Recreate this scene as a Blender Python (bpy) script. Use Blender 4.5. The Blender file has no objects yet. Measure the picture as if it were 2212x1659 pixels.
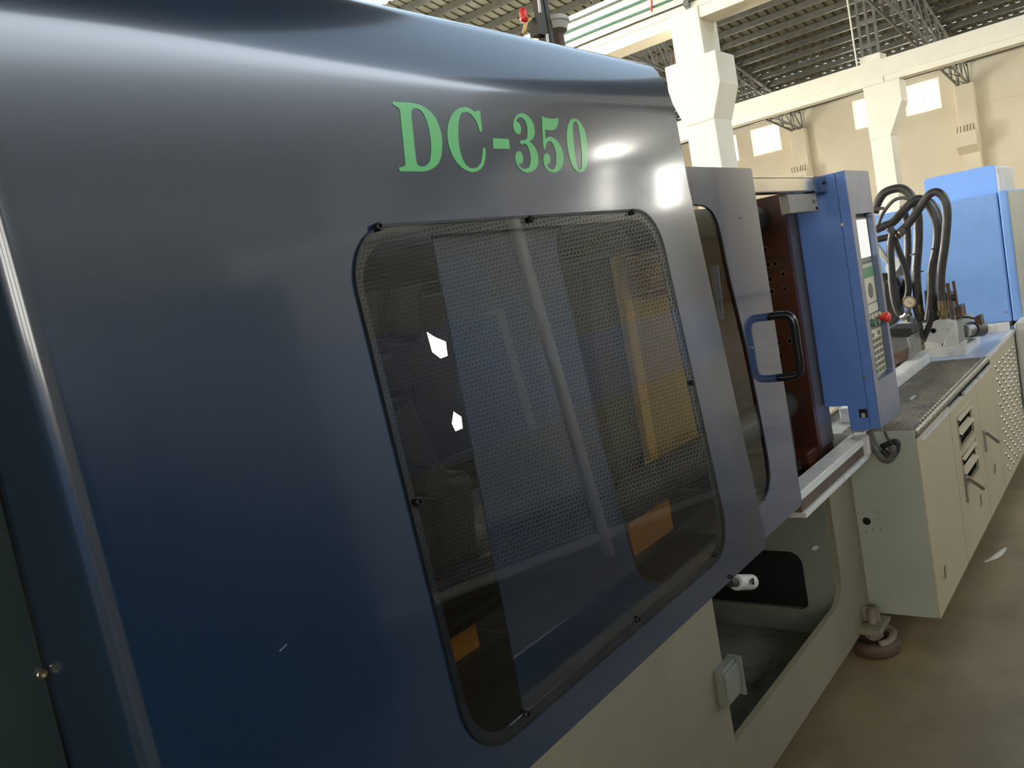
import bpy, bmesh, math, random
from mathutils import Vector, Matrix
from mathutils.geometry import tessellate_polygon
random.seed(7)
scn = bpy.context.scene
C = scn.collection
# ------------------------------------------------------------------ camera
F = 1780.0; CX, CY = 1106.0, 829.5; VPX = (2510.0, 385.0); SR = .185; H = 1.55
_a = Vector((VPX[0]-CX, VPX[1]-CY, F)); EX = _a.normalized()
_d = -F*F/((VPX[0]-CX)*SR + (VPX[1]-CY))
UP = -Vector((SR*_d, _d, F)).normalized()
EY = UP.cross(EX)
R = Matrix((EX, EY, UP))                       # world = R @ (right, down, forward)
CAM = Vector((0, 0, H))
cam_d = bpy.data.cameras.new('camera'); cam = bpy.data.objects.new('camera', cam_d); C.objects.link(cam)
cam_d.sensor_width = 36; cam_d.sensor_fit = 'HORIZONTAL'; cam_d.lens = F/2212*36; cam_d.clip_start = .02; cam_d.clip_end = 300
mr = Matrix((R @ Vector((1, 0, 0)), R @ Vector((0, -1, 0)), R @ Vector((0, 0, -1)))).transposed()
cam.matrix_world = Matrix.Translation(CAM) @ mr.to_4x4()
scn.camera = cam
scn.view_settings.view_transform = 'Standard'; scn.view_settings.look = 'None'
scn.view_settings.gamma = 1; scn.view_settings.use_curve_mapping = False
scn.view_settings.exposure = 0.45
# ------------------------------------------------------------------ sky
w = bpy.data.worlds.new('sky'); scn.world = w; w.use_nodes = True
bg = w.node_tree.nodes['Background']; bg.inputs[0].default_value = (.80, .90, 1, 1); bg.inputs[1].default_value = 6.0
WIN_END, WIN_BACK, WIN_SIDE, WIN_REAR_ADDED, WIN_SKY_ADDED = 16.0, 7.5, 50.0, 28.0, 1.15      # daylight strength of the panes; rear and sky ones are added light

def at(px, py, **k):                            # where the line of sight of a photo point meets a plane of the place
    r = R @ Vector((px-CX, py-CY, F)); (ax, v), = k.items(); i = 'xyz'.index(ax)
    return CAM + r*((v-CAM[i])/r[i])

# ------------------------------------------------------------------ materials
M = {}
def nt(name):
    m = bpy.data.materials.new(name); m.use_nodes = True; n = m.node_tree.nodes; n.clear()
    o = n.new('ShaderNodeOutputMaterial'); b = n.new('ShaderNodeBsdfPrincipled'); m.node_tree.links.new(b.outputs[0], o.inputs[0])
    M[name] = m
    return m, n, m.node_tree.links, b, o
def mat(name, col, rough=.5, metal=0, var=.15, scale=6, bump=.0, bscale=60, coat=0, col2=None, spec=.5, stain=0.0, staincol=(.1, .07, .04), crough=.05):
    m, n, l, b, o = nt(name)
    b.inputs['Roughness'].default_value = rough; b.inputs['Metallic'].default_value = metal
    b.inputs['Coat Weight'].default_value = coat; b.inputs['Coat Roughness'].default_value = crough; b.inputs['Coat IOR'].default_value = 1.5
    b.inputs['Specular IOR Level'].default_value = spec
    tc = n.new('ShaderNodeTexCoord'); ns = n.new('ShaderNodeTexNoise'); ns.inputs['Scale'].default_value = scale; ns.inputs['Detail'].default_value = 6
    l.new(tc.outputs['Object'], ns.inputs['Vector'])
    mx = n.new('ShaderNodeMix'); mx.data_type = 'RGBA'
    c2 = col2 or tuple(c*(1-var) for c in col)
    mx.inputs[6].default_value = (*col, 1); mx.inputs[7].default_value = (*c2, 1)
    rp = n.new('ShaderNodeMapRange'); rp.inputs[1].default_value = .35; rp.inputs[2].default_value = .65
    l.new(ns.outputs[0], rp.inputs[0]); l.new(rp.outputs[0], mx.inputs[0])
    out = mx.outputs[2]
    if stain:
        n2 = n.new('ShaderNodeTexNoise'); n2.inputs['Scale'].default_value = scale*2.3; n2.inputs['Detail'].default_value = 9; n2.inputs['Roughness'].default_value = .7
        l.new(tc.outputs['Object'], n2.inputs['Vector'])
        r2 = n.new('ShaderNodeMapRange'); r2.inputs[1].default_value = .54; r2.inputs[2].default_value = .66; r2.inputs[4].default_value = stain
        l.new(n2.outputs[0], r2.inputs[0])
        m2 = n.new('ShaderNodeMix'); m2.data_type = 'RGBA'; m2.inputs[7].default_value = (*staincol, 1)
        l.new(r2.outputs[0], m2.inputs[0]); l.new(out, m2.inputs[6]); out = m2.outputs[2]
    l.new(out, b.inputs['Base Color'])
    if bump:
        bn = n.new('ShaderNodeTexNoise'); bn.inputs['Scale'].default_value = bscale; bn.inputs['Detail'].default_value = 4
        l.new(tc.outputs['Object'], bn.inputs['Vector'])
        bp = n.new('ShaderNodeBump'); bp.inputs['Strength'].default_value = bump; bp.inputs['Distance'].default_value = .004
        l.new(bn.outputs[0], bp.inputs['Height']); l.new(bp.outputs[0], b.inputs['Normal'])
    return m
def emit(name, col, s):
    m, n, l, b, o = nt(name); e = n.new('ShaderNodeEmission'); e.inputs[0].default_value = (*col, 1); e.inputs[1].default_value = s
    l.new(e.outputs[0], o.inputs[0]); return m
def glass(name, tint, ior=1.5, rough=.0):
    m, n, l, b, o = nt(name)
    t = n.new('ShaderNodeBsdfTransparent'); t.inputs[0].default_value = (*tint, 1)
    g = n.new('ShaderNodeBsdfGlossy'); g.inputs['Roughness'].default_value = rough
    f = n.new('ShaderNodeFresnel'); f.inputs[0].default_value = ior
    x = n.new('ShaderNodeMixShader'); ge = n.new('ShaderNodeNewGeometry'); mu = n.new('ShaderNodeMath'); mu.operation = 'MULTIPLY_ADD'
    mu.inputs[1].default_value = -1; mu.inputs[2].default_value = 1; l.new(ge.outputs['Backfacing'], mu.inputs[0])   # the inner face of a thin sheet adds no mirror of its own
    m3 = n.new('ShaderNodeMath'); m3.operation = 'MULTIPLY'; l.new(f.outputs[0], m3.inputs[0]); l.new(mu.outputs[0], m3.inputs[1])
    l.new(m3.outputs[0], x.inputs[0]); l.new(t.outputs[0], x.inputs[1]); l.new(g.outputs[0], x.inputs[2])
    l.new(x.outputs[0], o.inputs[0]); return m
def perforated(name, col, pitch, rad):
    m, n, l, b, o = nt(name); b.inputs['Base Color'].default_value = (*col, 1); b.inputs['Roughness'].default_value = .5
    tc = n.new('ShaderNodeTexCoord'); mp = n.new('ShaderNodeMapping'); mp.inputs['Scale'].default_value = (1/pitch, 1/pitch, 1/pitch)
    l.new(tc.outputs['Object'], mp.inputs[0])
    sp = n.new('ShaderNodeSeparateXYZ'); l.new(mp.outputs[0], sp.inputs[0])
    def mth(op, a, bb=None):
        q = n.new('ShaderNodeMath'); q.operation = op
        for i, v in enumerate((a, bb)):
            if v is None: continue
            if isinstance(v, (int, float)): q.inputs[i].default_value = v
            else: l.new(v, q.inputs[i])
        return q.outputs[0]
    row = mth('FLOOR', sp.outputs[2]); odd = mth('MULTIPLY', mth('MODULO', row, 2.0), .5)
    fx = mth('SUBTRACT', mth('FRACT', mth('ADD', sp.outputs[0], odd)), .5); fz = mth('SUBTRACT', mth('FRACT', sp.outputs[2]), .5)
    d = mth('SQRT', mth('ADD', mth('MULTIPLY', fx, fx), mth('MULTIPLY', fz, fz)))
    hole = mth('LESS_THAN', d, rad)
    t = n.new('ShaderNodeBsdfTransparent'); x = n.new('ShaderNodeMixShader')
    l.new(hole, x.inputs[0]); l.new(b.outputs[0], x.inputs[1]); l.new(t.outputs[0], x.inputs[2]); l.new(x.outputs[0], o.inputs[0]); return m

mat('guard_blue', (.009, .024, .050), .22, var=.03, scale=3, coat=1.0, crough=.10)
mat('guard_blue2', (.028, .054, .120), .13, var=.03, scale=3, coat=1.0, crough=.04)
mat('cover_green', (.030, .050, .050), .35, var=.15, scale=3)
mat('box_blue', (.115, .235, .62), .42, var=.08, scale=12, bump=.12, bscale=300)
mat('cab_blue', (.24, .46, .93), .45, var=.05, scale=12, bump=.08, bscale=300)
mat('box_face', (.20, .24, .36), .22, metal=.35, var=.12, scale=8)
mat('base_paint', (.27, .245, .165), .5, var=.1, scale=4, bump=.12, bscale=120, stain=.22, staincol=(.22, .16, .09))
mat('base_inner', (.25, .26, .215), .45, var=.12, scale=4, bump=.1, bscale=100, stain=.3, staincol=(.14, .11, .07))
mat('tray_paint', (.24, .245, .20), .45, var=.2, scale=5, bump=.1, bscale=100, stain=.9, staincol=(.13, .07, .025))
mat('cab_grey', (.43, .45, .39), .32, var=.1, scale=3, bump=.05, bscale=150)
mat('cab_beige', (.53, .455, .30), .35, var=.08, scale=3, bump=.05, bscale=150)
mat('white_paint', (.72, .71, .66), .4, var=.12, scale=8, stain=.35, staincol=(.22, .18, .12))
mat('chrome', (.68, .66, .60), .18, metal=1, var=.25, scale=7, stain=.4, staincol=(.25, .22, .17))
mat('steel', (.45, .44, .42), .3, metal=1, var=.3, scale=12)
mat('dark_steel', (.06, .052, .045), .45, metal=.3, var=.3, scale=10, bump=.1, bscale=80)
mat('platen_red', (.075, .020, .009), .42, var=.45, scale=5, bump=.15, bscale=60, stain=.5, staincol=(.03, .012, .008))
mat('platen_edge', (.11, .10, .105), .45, var=.2, scale=6)
mat('rubber', (.010, .010, .010), .22, var=.2)
mat('rubber_matte', (.018, .017, .016), .55, var=.2)
mat('hose', (.050, .045, .040), .38, var=.35, scale=25, bump=.1, bscale=150)
mat('hose_grey', (.13, .12, .11), .4, var=.3, scale=25)
mat('brass', (.22, .17, .09), .4, metal=.6, var=.3, scale=30)
mat('gauge_face', (.82, .72, .48), .4, var=.05)
mat('ochre', (.44, .28, .045), .45, var=.15, scale=4, bump=.08, bscale=40)
mat('ochre_lit', (.80, .47, .025), .4, var=.08, scale=6)  # lighter ochre: light on the platen corner put into the colour
mat('bracket_grey', (.24, .215, .185), .5, var=.15)
mat('orange', (.80, .34, .03), .4, var=.1, scale=6)
mat('iron_dark', (.030, .024, .018), .5, var=.4, scale=8, bump=.3, bscale=30)
mat('iron_brown', (.065, .045, .025), .6, var=.4, scale=5)
mat('hull_blue', (.26, .31, .44), .45, var=.1, scale=3)
mat('pale_grey', (.42, .44, .47), .45, var=.1, scale=6)
mat('screw', (.012, .012, .012), .3, metal=.3)
mat('screw_bright', (.5, .45, .36), .3, metal=1)
mat('letter_green', (.075, .50, .12), .35, var=.04, scale=5, coat=1.0, crough=.14)
mat('seal', (.008, .008, .009), .5)
mat('red_plastic', (.75, .045, .03), .3, var=.05)
mat('orange_plastic', (.80, .22, .03), .35, var=.05)
mat('green_plastic', (.10, .20, .14), .35)
mat('panel_beige', (.62, .58, .42), .4, var=.06, scale=20)
mat('panel_green', (.16, .34, .17), .4, var=.05)
mat('panel_lime', (.42, .55, .25), .4, var=.05)
mat('key_dark', (.16, .14, .11), .5)
emit('lcd', (.92, .93, .88), .75)
mat('lcd_frame', (.23, .24, .20), .35)
mat('hole_shade', (.004, .004, .004), .8)  # near-black: shade inside openings put into the colour
mat('wall_paint', (.78, .70, .52), .7, var=.06, scale=1.2, bump=.05, bscale=40)
mat('wall_bare', (.38, .35, .26), .8, var=.2, scale=2)
mat('column_paint', (.88, .84, .70), .6, var=.05, scale=2, bump=.04, bscale=40)
mat('roof_metal', (.15, .145, .095), .55, var=.3, scale=3)
mat('purlin_metal', (.085, .083, .062), .5, var=.3, scale=4)
mat('truss_steel', (.16, .155, .14), .5, var=.3, scale=6)
mat('pipe_green', (.10, .26, .20), .4, var=.2)
mat('pipe_grey', (.17, .19, .16), .4, var=.2)
mat('yellow_wire', (.75, .55, .18), .4)
mat('lamp_grey', (.45, .44, .38), .4)
mat('rust_iron', (.14, .085, .055), .6, var=.4, scale=20, bump=.2, bscale=60)
mat('pad_top', (.30, .24, .18), .6, var=.4, scale=20, bump=.2, bscale=60)
mat('paper', (.70, .66, .56), .7)
mat('checker', (.22, .175, .115), .45, metal=.25, var=.5, scale=7, stain=.5, staincol=(.05, .04, .03))
mat('checker_edge', (.60, .54, .42), .28, metal=.9, var=.3, scale=40)
mat('slot_brown', (.12, .085, .055), .6, var=.3, scale=12)
mat('dark_enamel', (.030, .034, .036), .35, var=.1)
mat('neighbour_blue', (.16, .25, .50), .35, var=.1)
mat('far_paint', (.13, .20, .42), .3, var=.1)
glass('pane_clear', (.80, .79, .74), 1.5)
glass('pane_smoke', (.70, .68, .60), 1.5)
perforated('mesh_sheet', (.48, .52, .58), .029, .40)
mat('pale_white', (.75, .76, .76), .5)
emit('daylight_end', (1, .95, .80), WIN_END)
emit('daylight_back', (1, .97, .90), WIN_BACK)
emit('daylight_side', (1, .97, .90), WIN_SIDE)
emit('daylight_rear', (1, .97, .90), WIN_REAR_ADDED)  # glow of the added rear windows and added door
emit('added_sky_glow', (.60, .79, 1), WIN_SKY_ADDED)  # glow of the added roof sheets
def floor_material():
    m, n, l, b, o = nt('concrete_floor')
    tc = n.new('ShaderNodeTexCoord')
    a = n.new('ShaderNodeTexNoise'); a.inputs['Scale'].default_value = 1.1; a.inputs['Detail'].default_value = 8; a.inputs['Roughness'].default_value = .62
    l.new(tc.outputs['Object'], a.inputs['Vector'])
    r = n.new('ShaderNodeValToRGB'); e = r.color_ramp.elements
    e[0].position = .33; e[0].color = (.12, .082, .038, 1); e[1].position = .68; e[1].color = (.38, .285, .16, 1)
    l.new(a.outputs[0], r.inputs[0])
    sp = n.new('ShaderNodeSeparateXYZ'); l.new(tc.outputs['Object'], sp.inputs[0])
    def mth(op, x, y=None):
        q = n.new('ShaderNodeMath'); q.operation = op
        for i, v in enumerate((x, y)):
            if v is None: continue
            if isinstance(v, (int, float)): q.inputs[i].default_value = v
            else: l.new(v, q.inputs[i])
        return q.outputs[0]
    j = mth('LESS_THAN', mth('ABSOLUTE', mth('SUBTRACT', mth('MODULO', mth('ADD', sp.outputs[0], 56.38), 6.0), 3.0)), .006)
    mx = n.new('ShaderNodeMix'); mx.data_type = 'RGBA'; mx.inputs[7].default_value = (.07, .05, .03, 1)
    l.new(mth('MULTIPLY', j, .8), mx.inputs[0]); l.new(r.outputs[0], mx.inputs[6]); l.new(mx.outputs[2], b.inputs['Base Color'])
    b.inputs['Roughness'].default_value = .42
    bn = n.new('ShaderNodeTexNoise'); bn.inputs['Scale'].default_value = 45; l.new(tc.outputs['Object'], bn.inputs['Vector'])
    bp = n.new('ShaderNodeBump'); bp.inputs['Strength'].default_value = .15; bp.inputs['Distance'].default_value = .004
    l.new(bn.outputs[0], bp.inputs['Height']); l.new(bp.outputs[0], b.inputs['Normal'])
floor_material()

# ------------------------------------------------------------------ builders
def obj(name, me, m, parent=None, label=None, cat=None, group=None, kind=None, bevel=0, smooth=False, out=None):
    if isinstance(me, bmesh.types.BMesh):
        bm = me; bmesh.ops.recalc_face_normals(bm, faces=bm.faces)
        if out:
            bm.normal_update(); sgn = sum(f.normal.dot(Vector(out))*f.calc_area() for f in bm.faces)
            if sgn < 0: bmesh.ops.reverse_faces(bm, faces=bm.faces)
        me = bpy.data.meshes.new(name); bm.to_mesh(me); bm.free()
    if m and not me.materials: me.materials.append(M[m])
    if smooth:
        for p in me.polygons: p.use_smooth = True
    o = bpy.data.objects.new(name, me); C.objects.link(o)
    if parent: o.parent = parent
    tag(o, label, cat, group, kind)
    if bevel:
        b = o.modifiers.new('bevel', 'BEVEL'); b.width = bevel; b.segments = 3; b.limit_method = 'ANGLE'; b.angle_limit = math.radians(40)
    return o
def tag(o, label=None, cat=None, group=None, kind=None):
    for k, v in (('label', label), ('category', cat), ('group', group), ('kind', kind)):
        if v: o[k] = v
def thing(name, label, cat, group=None, loc=(0, 0, 0)):
    o = bpy.data.objects.new(name, None); C.objects.link(o); o.empty_display_size = .05
    tag(o, label, cat, group); return o
def box(x0, x1, y0, y1, z0, z1, bm=None):
    bm = bm or bmesh.new()
    v = [bm.verts.new((x, y, z)) for x in (x0, x1) for y in (y0, y1) for z in (z0, z1)]
    for f in ((0, 1, 3, 2), (4, 6, 7, 5), (0, 4, 5, 1), (2, 3, 7, 6), (0, 2, 6, 4), (1, 5, 7, 3)): bm.faces.new([v[i] for i in f])
    return bm
def frame_of(d):
    d = d.normalized(); u = d.orthogonal().normalized(); return u, d.cross(u)
def cyl(p0, p1, r0, r1=None, n=20, bm=None, caps=True):
    bm = bm or bmesh.new(); p0, p1 = Vector(p0), Vector(p1); r1 = r0 if r1 is None else r1
    u, v = frame_of(p1-p0); A = []; B = []
    for i in range(n):
        a = 2*math.pi*i/n; d = u*math.cos(a)+v*math.sin(a); A.append(bm.verts.new(p0+d*r0)); B.append(bm.verts.new(p1+d*r1))
    for i in range(n): bm.faces.new((A[i], A[(i+1) % n], B[(i+1) % n], B[i]))
    if caps: bm.faces.new(A[::-1]); bm.faces.new(B)
    return bm
def lathe(p, axis, prof, n=24, bm=None):           # prof: (radius, distance along axis)
    bm = bm or bmesh.new(); p = Vector(p); d = Vector(axis).normalized(); u, v = frame_of(d); rings = []
    for r, h in prof:
        if r < 1e-6: rings.append([bm.verts.new(p+d*h)]); continue
        rings.append([bm.verts.new(p+d*h+(u*math.cos(2*math.pi*i/n)+v*math.sin(2*math.pi*i/n))*r) for i in range(n)])
    for a, b in zip(rings, rings[1:]):
        for i in range(n):
            q = [a[i % len(a)], a[(i+1) % n % len(a)], b[(i+1) % n % len(b)], b[i % len(b)]]
            q = list(dict.fromkeys(q))
            if len(q) > 2: bm.faces.new(q)
    return bm
def spline(pts, k=6):
    P = [Vector(p) for p in pts]; P = [P[0]*2-P[1]]+P+[P[-1]*2-P[-2]]; out = []
    for i in range(1, len(P)-2):
        a, b, c, d = P[i-1:i+3]
        for j in range(k):
            t = j/k; out.append(.5*((2*b)+(c-a)*t+(2*a-5*b+4*c-d)*t*t+(3*b-a-3*c+d)*t**3))
    out.append(P[-2]); return out
def tube(pts, r, n=10, k=6, bm=None, smoothpath=True):
    bm = bm or bmesh.new(); S = spline(pts, k) if smoothpath else [Vector(p) for p in pts]
    u = None; prev = None
    for i, p in enumerate(S):
        t = (S[min(i+1, len(S)-1)]-S[max(i-1, 0)]).normalized()
        u = t.orthogonal().normalized() if u is None else (u-t*u.dot(t)).normalized()
        v = t.cross(u); rr = r(i/(len(S)-1)) if callable(r) else r
        ring = [bm.verts.new(p+(u*math.cos(2*math.pi*j/n)+v*math.sin(2*math.pi*j/n))*rr) for j in range(n)]
        if prev:
            for j in range(n): bm.faces.new((prev[j], prev[(j+1) % n], ring[(j+1) % n], ring[j]))
        else: bm.faces.new(ring[::-1])
        prev = ring
    bm.faces.new(prev); return bm
def rrect(x0, x1, z0, z1, r, n=8):
    if not isinstance(r, (tuple, list)): r = (r,)*4
    out = []
    for (cx, cz, a0), q in zip(((x1, z1, 0), (x0, z1, 90), (x0, z0, 180), (x1, z0, 270)), r):
        ax = cx-q if cx == x1 else cx+q; az = cz-q if cz == z1 else cz+q
        if q == 0: out.append((cx, cz)); continue
        for i in range(n+1):
            a = math.radians(a0+90*i/n); out.append((ax+q*math.cos(a), az+q*math.sin(a)))
    return out
def plate(loops, fn, t, bm=None):                  # flat sheet with holes; fn(u, v, w) -> point, w = depth behind the face
    bm = bm or bmesh.new()
    tri = tessellate_polygon([[Vector((a, b, 0)) for a, b in L] for L in loops])
    flat = [p for L in loops for p in L]
    A = [bm.verts.new(fn(a, b, 0)) for a, b in flat]; B = [bm.verts.new(fn(a, b, t)) for a, b in flat]
    for f in tri:
        try: bm.faces.new([A[i] for i in f]); bm.faces.new([B[i] for i in reversed(f)])
        except ValueError: pass
    k = 0
    for L in loops:
        n = len(L)
        for i in range(n): bm.faces.new((A[k+i], A[k+(i+1) % n], B[k+(i+1) % n], B[k+i]))
        k += n
    return bm
def sheet_y(y):  return lambda u, v, w: Vector((u, y+w, v))      # faces -y, u=x v=z
def sheet_x(x):  return lambda u, v, w: Vector((x+w, u, v))      # faces -x, u=y v=z
def dupe(o, parent, delta):
    c = o.copy(); C.objects.link(c); c.parent = parent; c.location = Vector(o.location)+Vector(delta); return c

# ================================================================== the hall
X0, X1, Y0, Y1 = -14.0, 32.0, -12.0, 18.0
EAVE = 6.5; RIDGE_X = 9.0; SL = .205
def roof_z(x): return EAVE + SL*((X1-x) if x >= RIDGE_X else (X1-RIDGE_X)-(RIDGE_X-x))
obj('floor', box(X0, X1, Y0, Y1, -.2, 0), 'concrete_floor', kind='structure')
def wall(name, horiz, fixed, lo, hi, top, wins, thick, toward, m='wall_paint'):
    # wall sheet with real openings; wins = (a0, a1, z0, z1); `top` is a function along the wall
    cuts = sorted({lo, hi, *[a for w_ in wins for a in w_[:2]]}); bm = bmesh.new()
    for a, b in zip(cuts, cuts[1:]):
        zs = [(z0, z1) for (p, q, z0, z1) in wins if p <= a+1e-6 and q >= b-1e-6]
        segs = []; z = 0
        for z0, z1 in sorted(zs): segs.append((z, z0)); z = z1
        segs.append((z, None))
        for z0, z1 in segs:
            t0, t1 = (z1, z1) if z1 is not None else (top(a), top(b))
            for s in (0, 1):
                pass
            pts = [(a, z0), (b, z0), (b, t1), (a, t0)]
            F_ = [bm.verts.new((p, fixed, q) if horiz else (fixed, p, q)) for p, q in pts]
            G_ = [bm.verts.new((p, fixed+toward*thick, q) if horiz else (fixed+toward*thick, p, q)) for p, q in pts]
            bm.faces.new(F_); bm.faces.new(G_[::-1])
            for i in range(4): bm.faces.new((F_[i], G_[i], G_[(i+1) % 4], F_[(i+1) % 4]))
    return obj(name, bm, m, kind='structure')
PIL = [15.65, 10.15, 4.65, -.85, -6.35, -11.85]
end_wins = []
for p in [21.15]+PIL:
    for q in (p-2.35, p-4.05):
        if Y0+.5 < q-.55 and q+.55 < Y1-.3: end_wins.append((q-.55, q+.55, 5.22, 6.22))
back_wins = [(y, y+3.6, 3.2, 6.4) for y in (-9.5, -5, -.5, 4, 8.5, 13)]
side_wins = [(x, x+2.3, 5.5, 6.6) for x in (23.6, 26.6)]
added_rear_wins = [(x, x+3.4, 3.4, 7.4) for x in (-4, .3, 4.6, 8.6)]+[(16.5, 21.0, .02, 3.4)]  # unseen rear windows added to light the column; last opening is the added door
wall('wall_end', False, X1, Y0, Y1, lambda a: EAVE+.05, end_wins, .3, 1)
wall('wall_back', False, X0, Y0, Y1, lambda a: roof_z(X0)+.1, back_wins, .3, -1)
wall('wall_side', True, Y0, X0, X1, lambda a: roof_z(a)+.1, side_wins, .3, -1, 'wall_bare')
wall('wall_rear', True, Y1, X0, X1, lambda a: roof_z(a)+.1, added_rear_wins, .3, 1)
wn = 0
def window(horiz, fixed, sgn, a0, a1, z0, z1, pane_mat, nx, nz):
    global wn; wn += 1
    def P(a, d, z): return (a, fixed+sgn*d, z) if horiz else (fixed+sgn*d, a, z)
    def bx(a, b, d0, d1, p, q):
        s = P(a, d0, p); e = P(b, d1, q); return box(min(s[0], e[0]), max(s[0], e[0]), min(s[1], e[1]), max(s[1], e[1]), p, q)
    fr = bmesh.new(); f = .05
    for (a, b, p, q) in ((a0, a0+f, z0, z1), (a1-f, a1, z0, z1), (a0+f, a1-f, z0, z0+f), (a0+f, a1-f, z1-f, z1)):
        t = bx(a, b, .08, .16, p, q); me = bpy.data.meshes.new('t'); t.to_mesh(me); t.free(); fr.from_mesh(me); bpy.data.meshes.remove(me)
    root = obj(f'window_{wn}', fr, 'column_paint', kind='structure')
    ws = (a1-a0-2*f)/nx; hs = (z1-z0-2*f)/nz
    for i in range(nx):
        for j in range(nz):
            obj('pane', bx(a0+f+i*ws+.012, a0+f+(i+1)*ws-.012, .115, .122, z0+f+j*hs+.012, z0+f+(j+1)*hs-.012), pane_mat, root)
    for i in range(1, nx): obj('mullion', bx(a0+f+i*ws-.015, a0+f+i*ws+.015, .10, .14, z0+f, z1-f), 'column_paint', root)
    for j in range(1, nz): obj('mullion', bx(a0+f, a1-f, .10, .14, z0+f+j*hs-.015, z0+f+j*hs+.015), 'column_paint', root)
for q in end_wins: window(False, X1, 1, *q, 'daylight_end', 2, 1)
for q in back_wins: window(False, X0, -1, *q, 'daylight_back', 2, 2)
for q in side_wins: window(True, Y0, -1, *q, 'daylight_side', 2, 2)
for q in added_rear_wins[:-1]: window(True, Y1, 1, *q, 'daylight_rear', 2, 3)  # added windows that brighten the big column

dr_ = obj('added_door_1', plate([[(16.5, .02), (21, .02), (21, 3.4), (16.5, 3.4)], [(16.6, .06), (20.9, .06), (20.9, 3.3), (16.6, 3.3)]], lambda u, v, w: Vector((u, Y1+.05+w, v)), .1), 'column_paint', kind='structure')  # glowing door added so the rear guard gaps look bright
for k in range(4): obj('pane', box(16.62+k*1.07, 17.66+k*1.07, Y1+.1, Y1+.11, .08, 3.28), 'daylight_rear', dr_)
# roof sheet: corrugated, with the small daylight gaps above the purlins near the eave
SKA, SKB = 10.0, 16.5                            # span of glowing roof sheets, added to brighten the guard shoulder
PUR = [X1-.30-.74*i for i in range(48)]
def roof():
    bm = bmesh.new(); per = .27; ny = int((Y1-Y0)/per)
    gapx = [p for p in PUR if p > 24.4]
    def strip(xa, xb, holes):
        za, zb = roof_z(xa), roof_z(xb)
        prof = [(0, 0), (.13, 0), (.15, .035), (.24, .035), (.26, 0)]
        row = []
        for i in range(ny+1):
            for dy, dz in prof: row.append((Y0+i*per+dy, dz))
        A = [bm.verts.new((xa, y, za+d)) for y, d in row]; B = [bm.verts.new((xb, y, zb+d)) for y, d in row]
        for i in range(len(row)-1):
            if holes and i % 5 == 2 and random.random() < holes: continue
            bm.faces.new((A[i], A[i+1], B[i+1], B[i]))
    xs = sorted({SKA, SKB, RIDGE_X, X1, *[x for p in gapx for x in (p+.10, p+.17)]})
    for a, b in zip(xs, xs[1:]):
        if a == SKA: continue
        g = any(abs(a-(p+.10)) < 1e-6 for p in gapx)
        strip(a, b, (.9 if a > 28.5 else .55 if a > 26.3 else .25) if g else 0)
    strip(X0, RIDGE_X, 0)
    return bm
def added_skylight(xa, xb):  # added roof light, mirrored as the pale band on the guard shoulder
    global wn; wn += 1
    bm = bmesh.new(); n_ = 7; st = (Y1-Y0)/n_
    r_ = obj(f'window_{wn}', box(xa-.05, xa, Y0, Y1, roof_z(xa)-.05, roof_z(xa)+.05), 'column_paint', kind='structure'); bm.free()
    for i in range(n_):
        b_ = bmesh.new(); v = [b_.verts.new((x, y, roof_z(x)+.04)) for x, y in ((xa, Y0+i*st), (xb, Y0+i*st), (xb, Y0+(i+1)*st), (xa, Y0+(i+1)*st))]
        b_.faces.new(v[::-1]); obj('pane', b_, 'added_sky_glow', r_)
added_skylight(SKA, SKB)
ceil = obj('ceiling', roof(), 'roof_metal', kind='structure')
for p in PUR:
    if p < X0: break
    if SKA < p < SKB: continue
    z = roof_z(p)
    bm = bmesh.new(); box(p-.035, p+.035, Y0, Y1, z-.17, z-.015, bm); box(p+.035, p+.085, Y0, Y1, z-.17, z-.155, bm)
    obj('purlin', bm, 'purlin_metal', ceil)

# columns, beams, pilasters
def column(name, label, x, y0, y1, ztop, corb_l, corb_r, zc):
    t = thing(name, label, 'column')
    d = .62
    obj('shaft', box(x, x+d, y0, y1, 0, ztop), 'column_paint', t, bevel=.015)
    bm = bmesh.new(); a, b, c = zc
    prof = [(y1, a), (y1+corb_l, b), (y1+corb_l, c), (y0-corb_r, c), (y0-corb_r, b), (y0, a)]
    A = [bm.verts.new((x-.03, p, q)) for p, q in prof]; B = [bm.verts.new((x+d+.03, p, q)) for p, q in prof]
    bm.faces.new(A); bm.faces.new(B[::-1])
    for i in range(6): bm.faces.new((A[i], B[i], B[(i+1) % 6], A[(i+1) % 6]))
    obj('corbel', bm, 'column_paint', t, bevel=.015)
    if corb_l > 0:
        for k in range(5):
            obj('rebar', cyl((x+.1+k*.1, y1+corb_l*.6, c-.02), (x+.1+k*.1+.01, y1+corb_l*.6, c+.2), .008, n=6), 'rust_iron', t)
    return t
column('concrete_column', 'white concrete column with flared corbels rising behind the blue guard', 12.0, 5.06, 5.53, 6.6, .18, .18, (3.62, 4.1, 4.56))
column('concrete_column', 'far cream column under the second cross beam, corbel on its bright side', 24.0, 5.42, 5.94, 6.1, .0, .38, (3.95, 4.75, 5.32))
for y in (-1.0, -7.4):
    column('concrete_column', {-1.0: 'concrete column out of frame to the right of the machine line', -7.4: 'concrete column mirrored in the guard paint'}[y], 24.0, y, y+.5, 6.1, .0, .38, (3.95, 4.75, 5.32))
def beam(label, x, z0, z1, d):
    bm = box(x, x+d, Y0, Y1, z0, z1); box(x-.03, x, Y0, Y1, z0+.16, z1, bm); return obj('concrete_beam', bm, 'column_paint', label=label, cat='beam', bevel=.01)
beam('near white cross beam carrying thin conduits beside the big column', 12.02, 5.08, 5.86, .5)
beam('far cream cross beam running to the second column under the roof', 24.02, 5.32, 5.92, .45)
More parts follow.
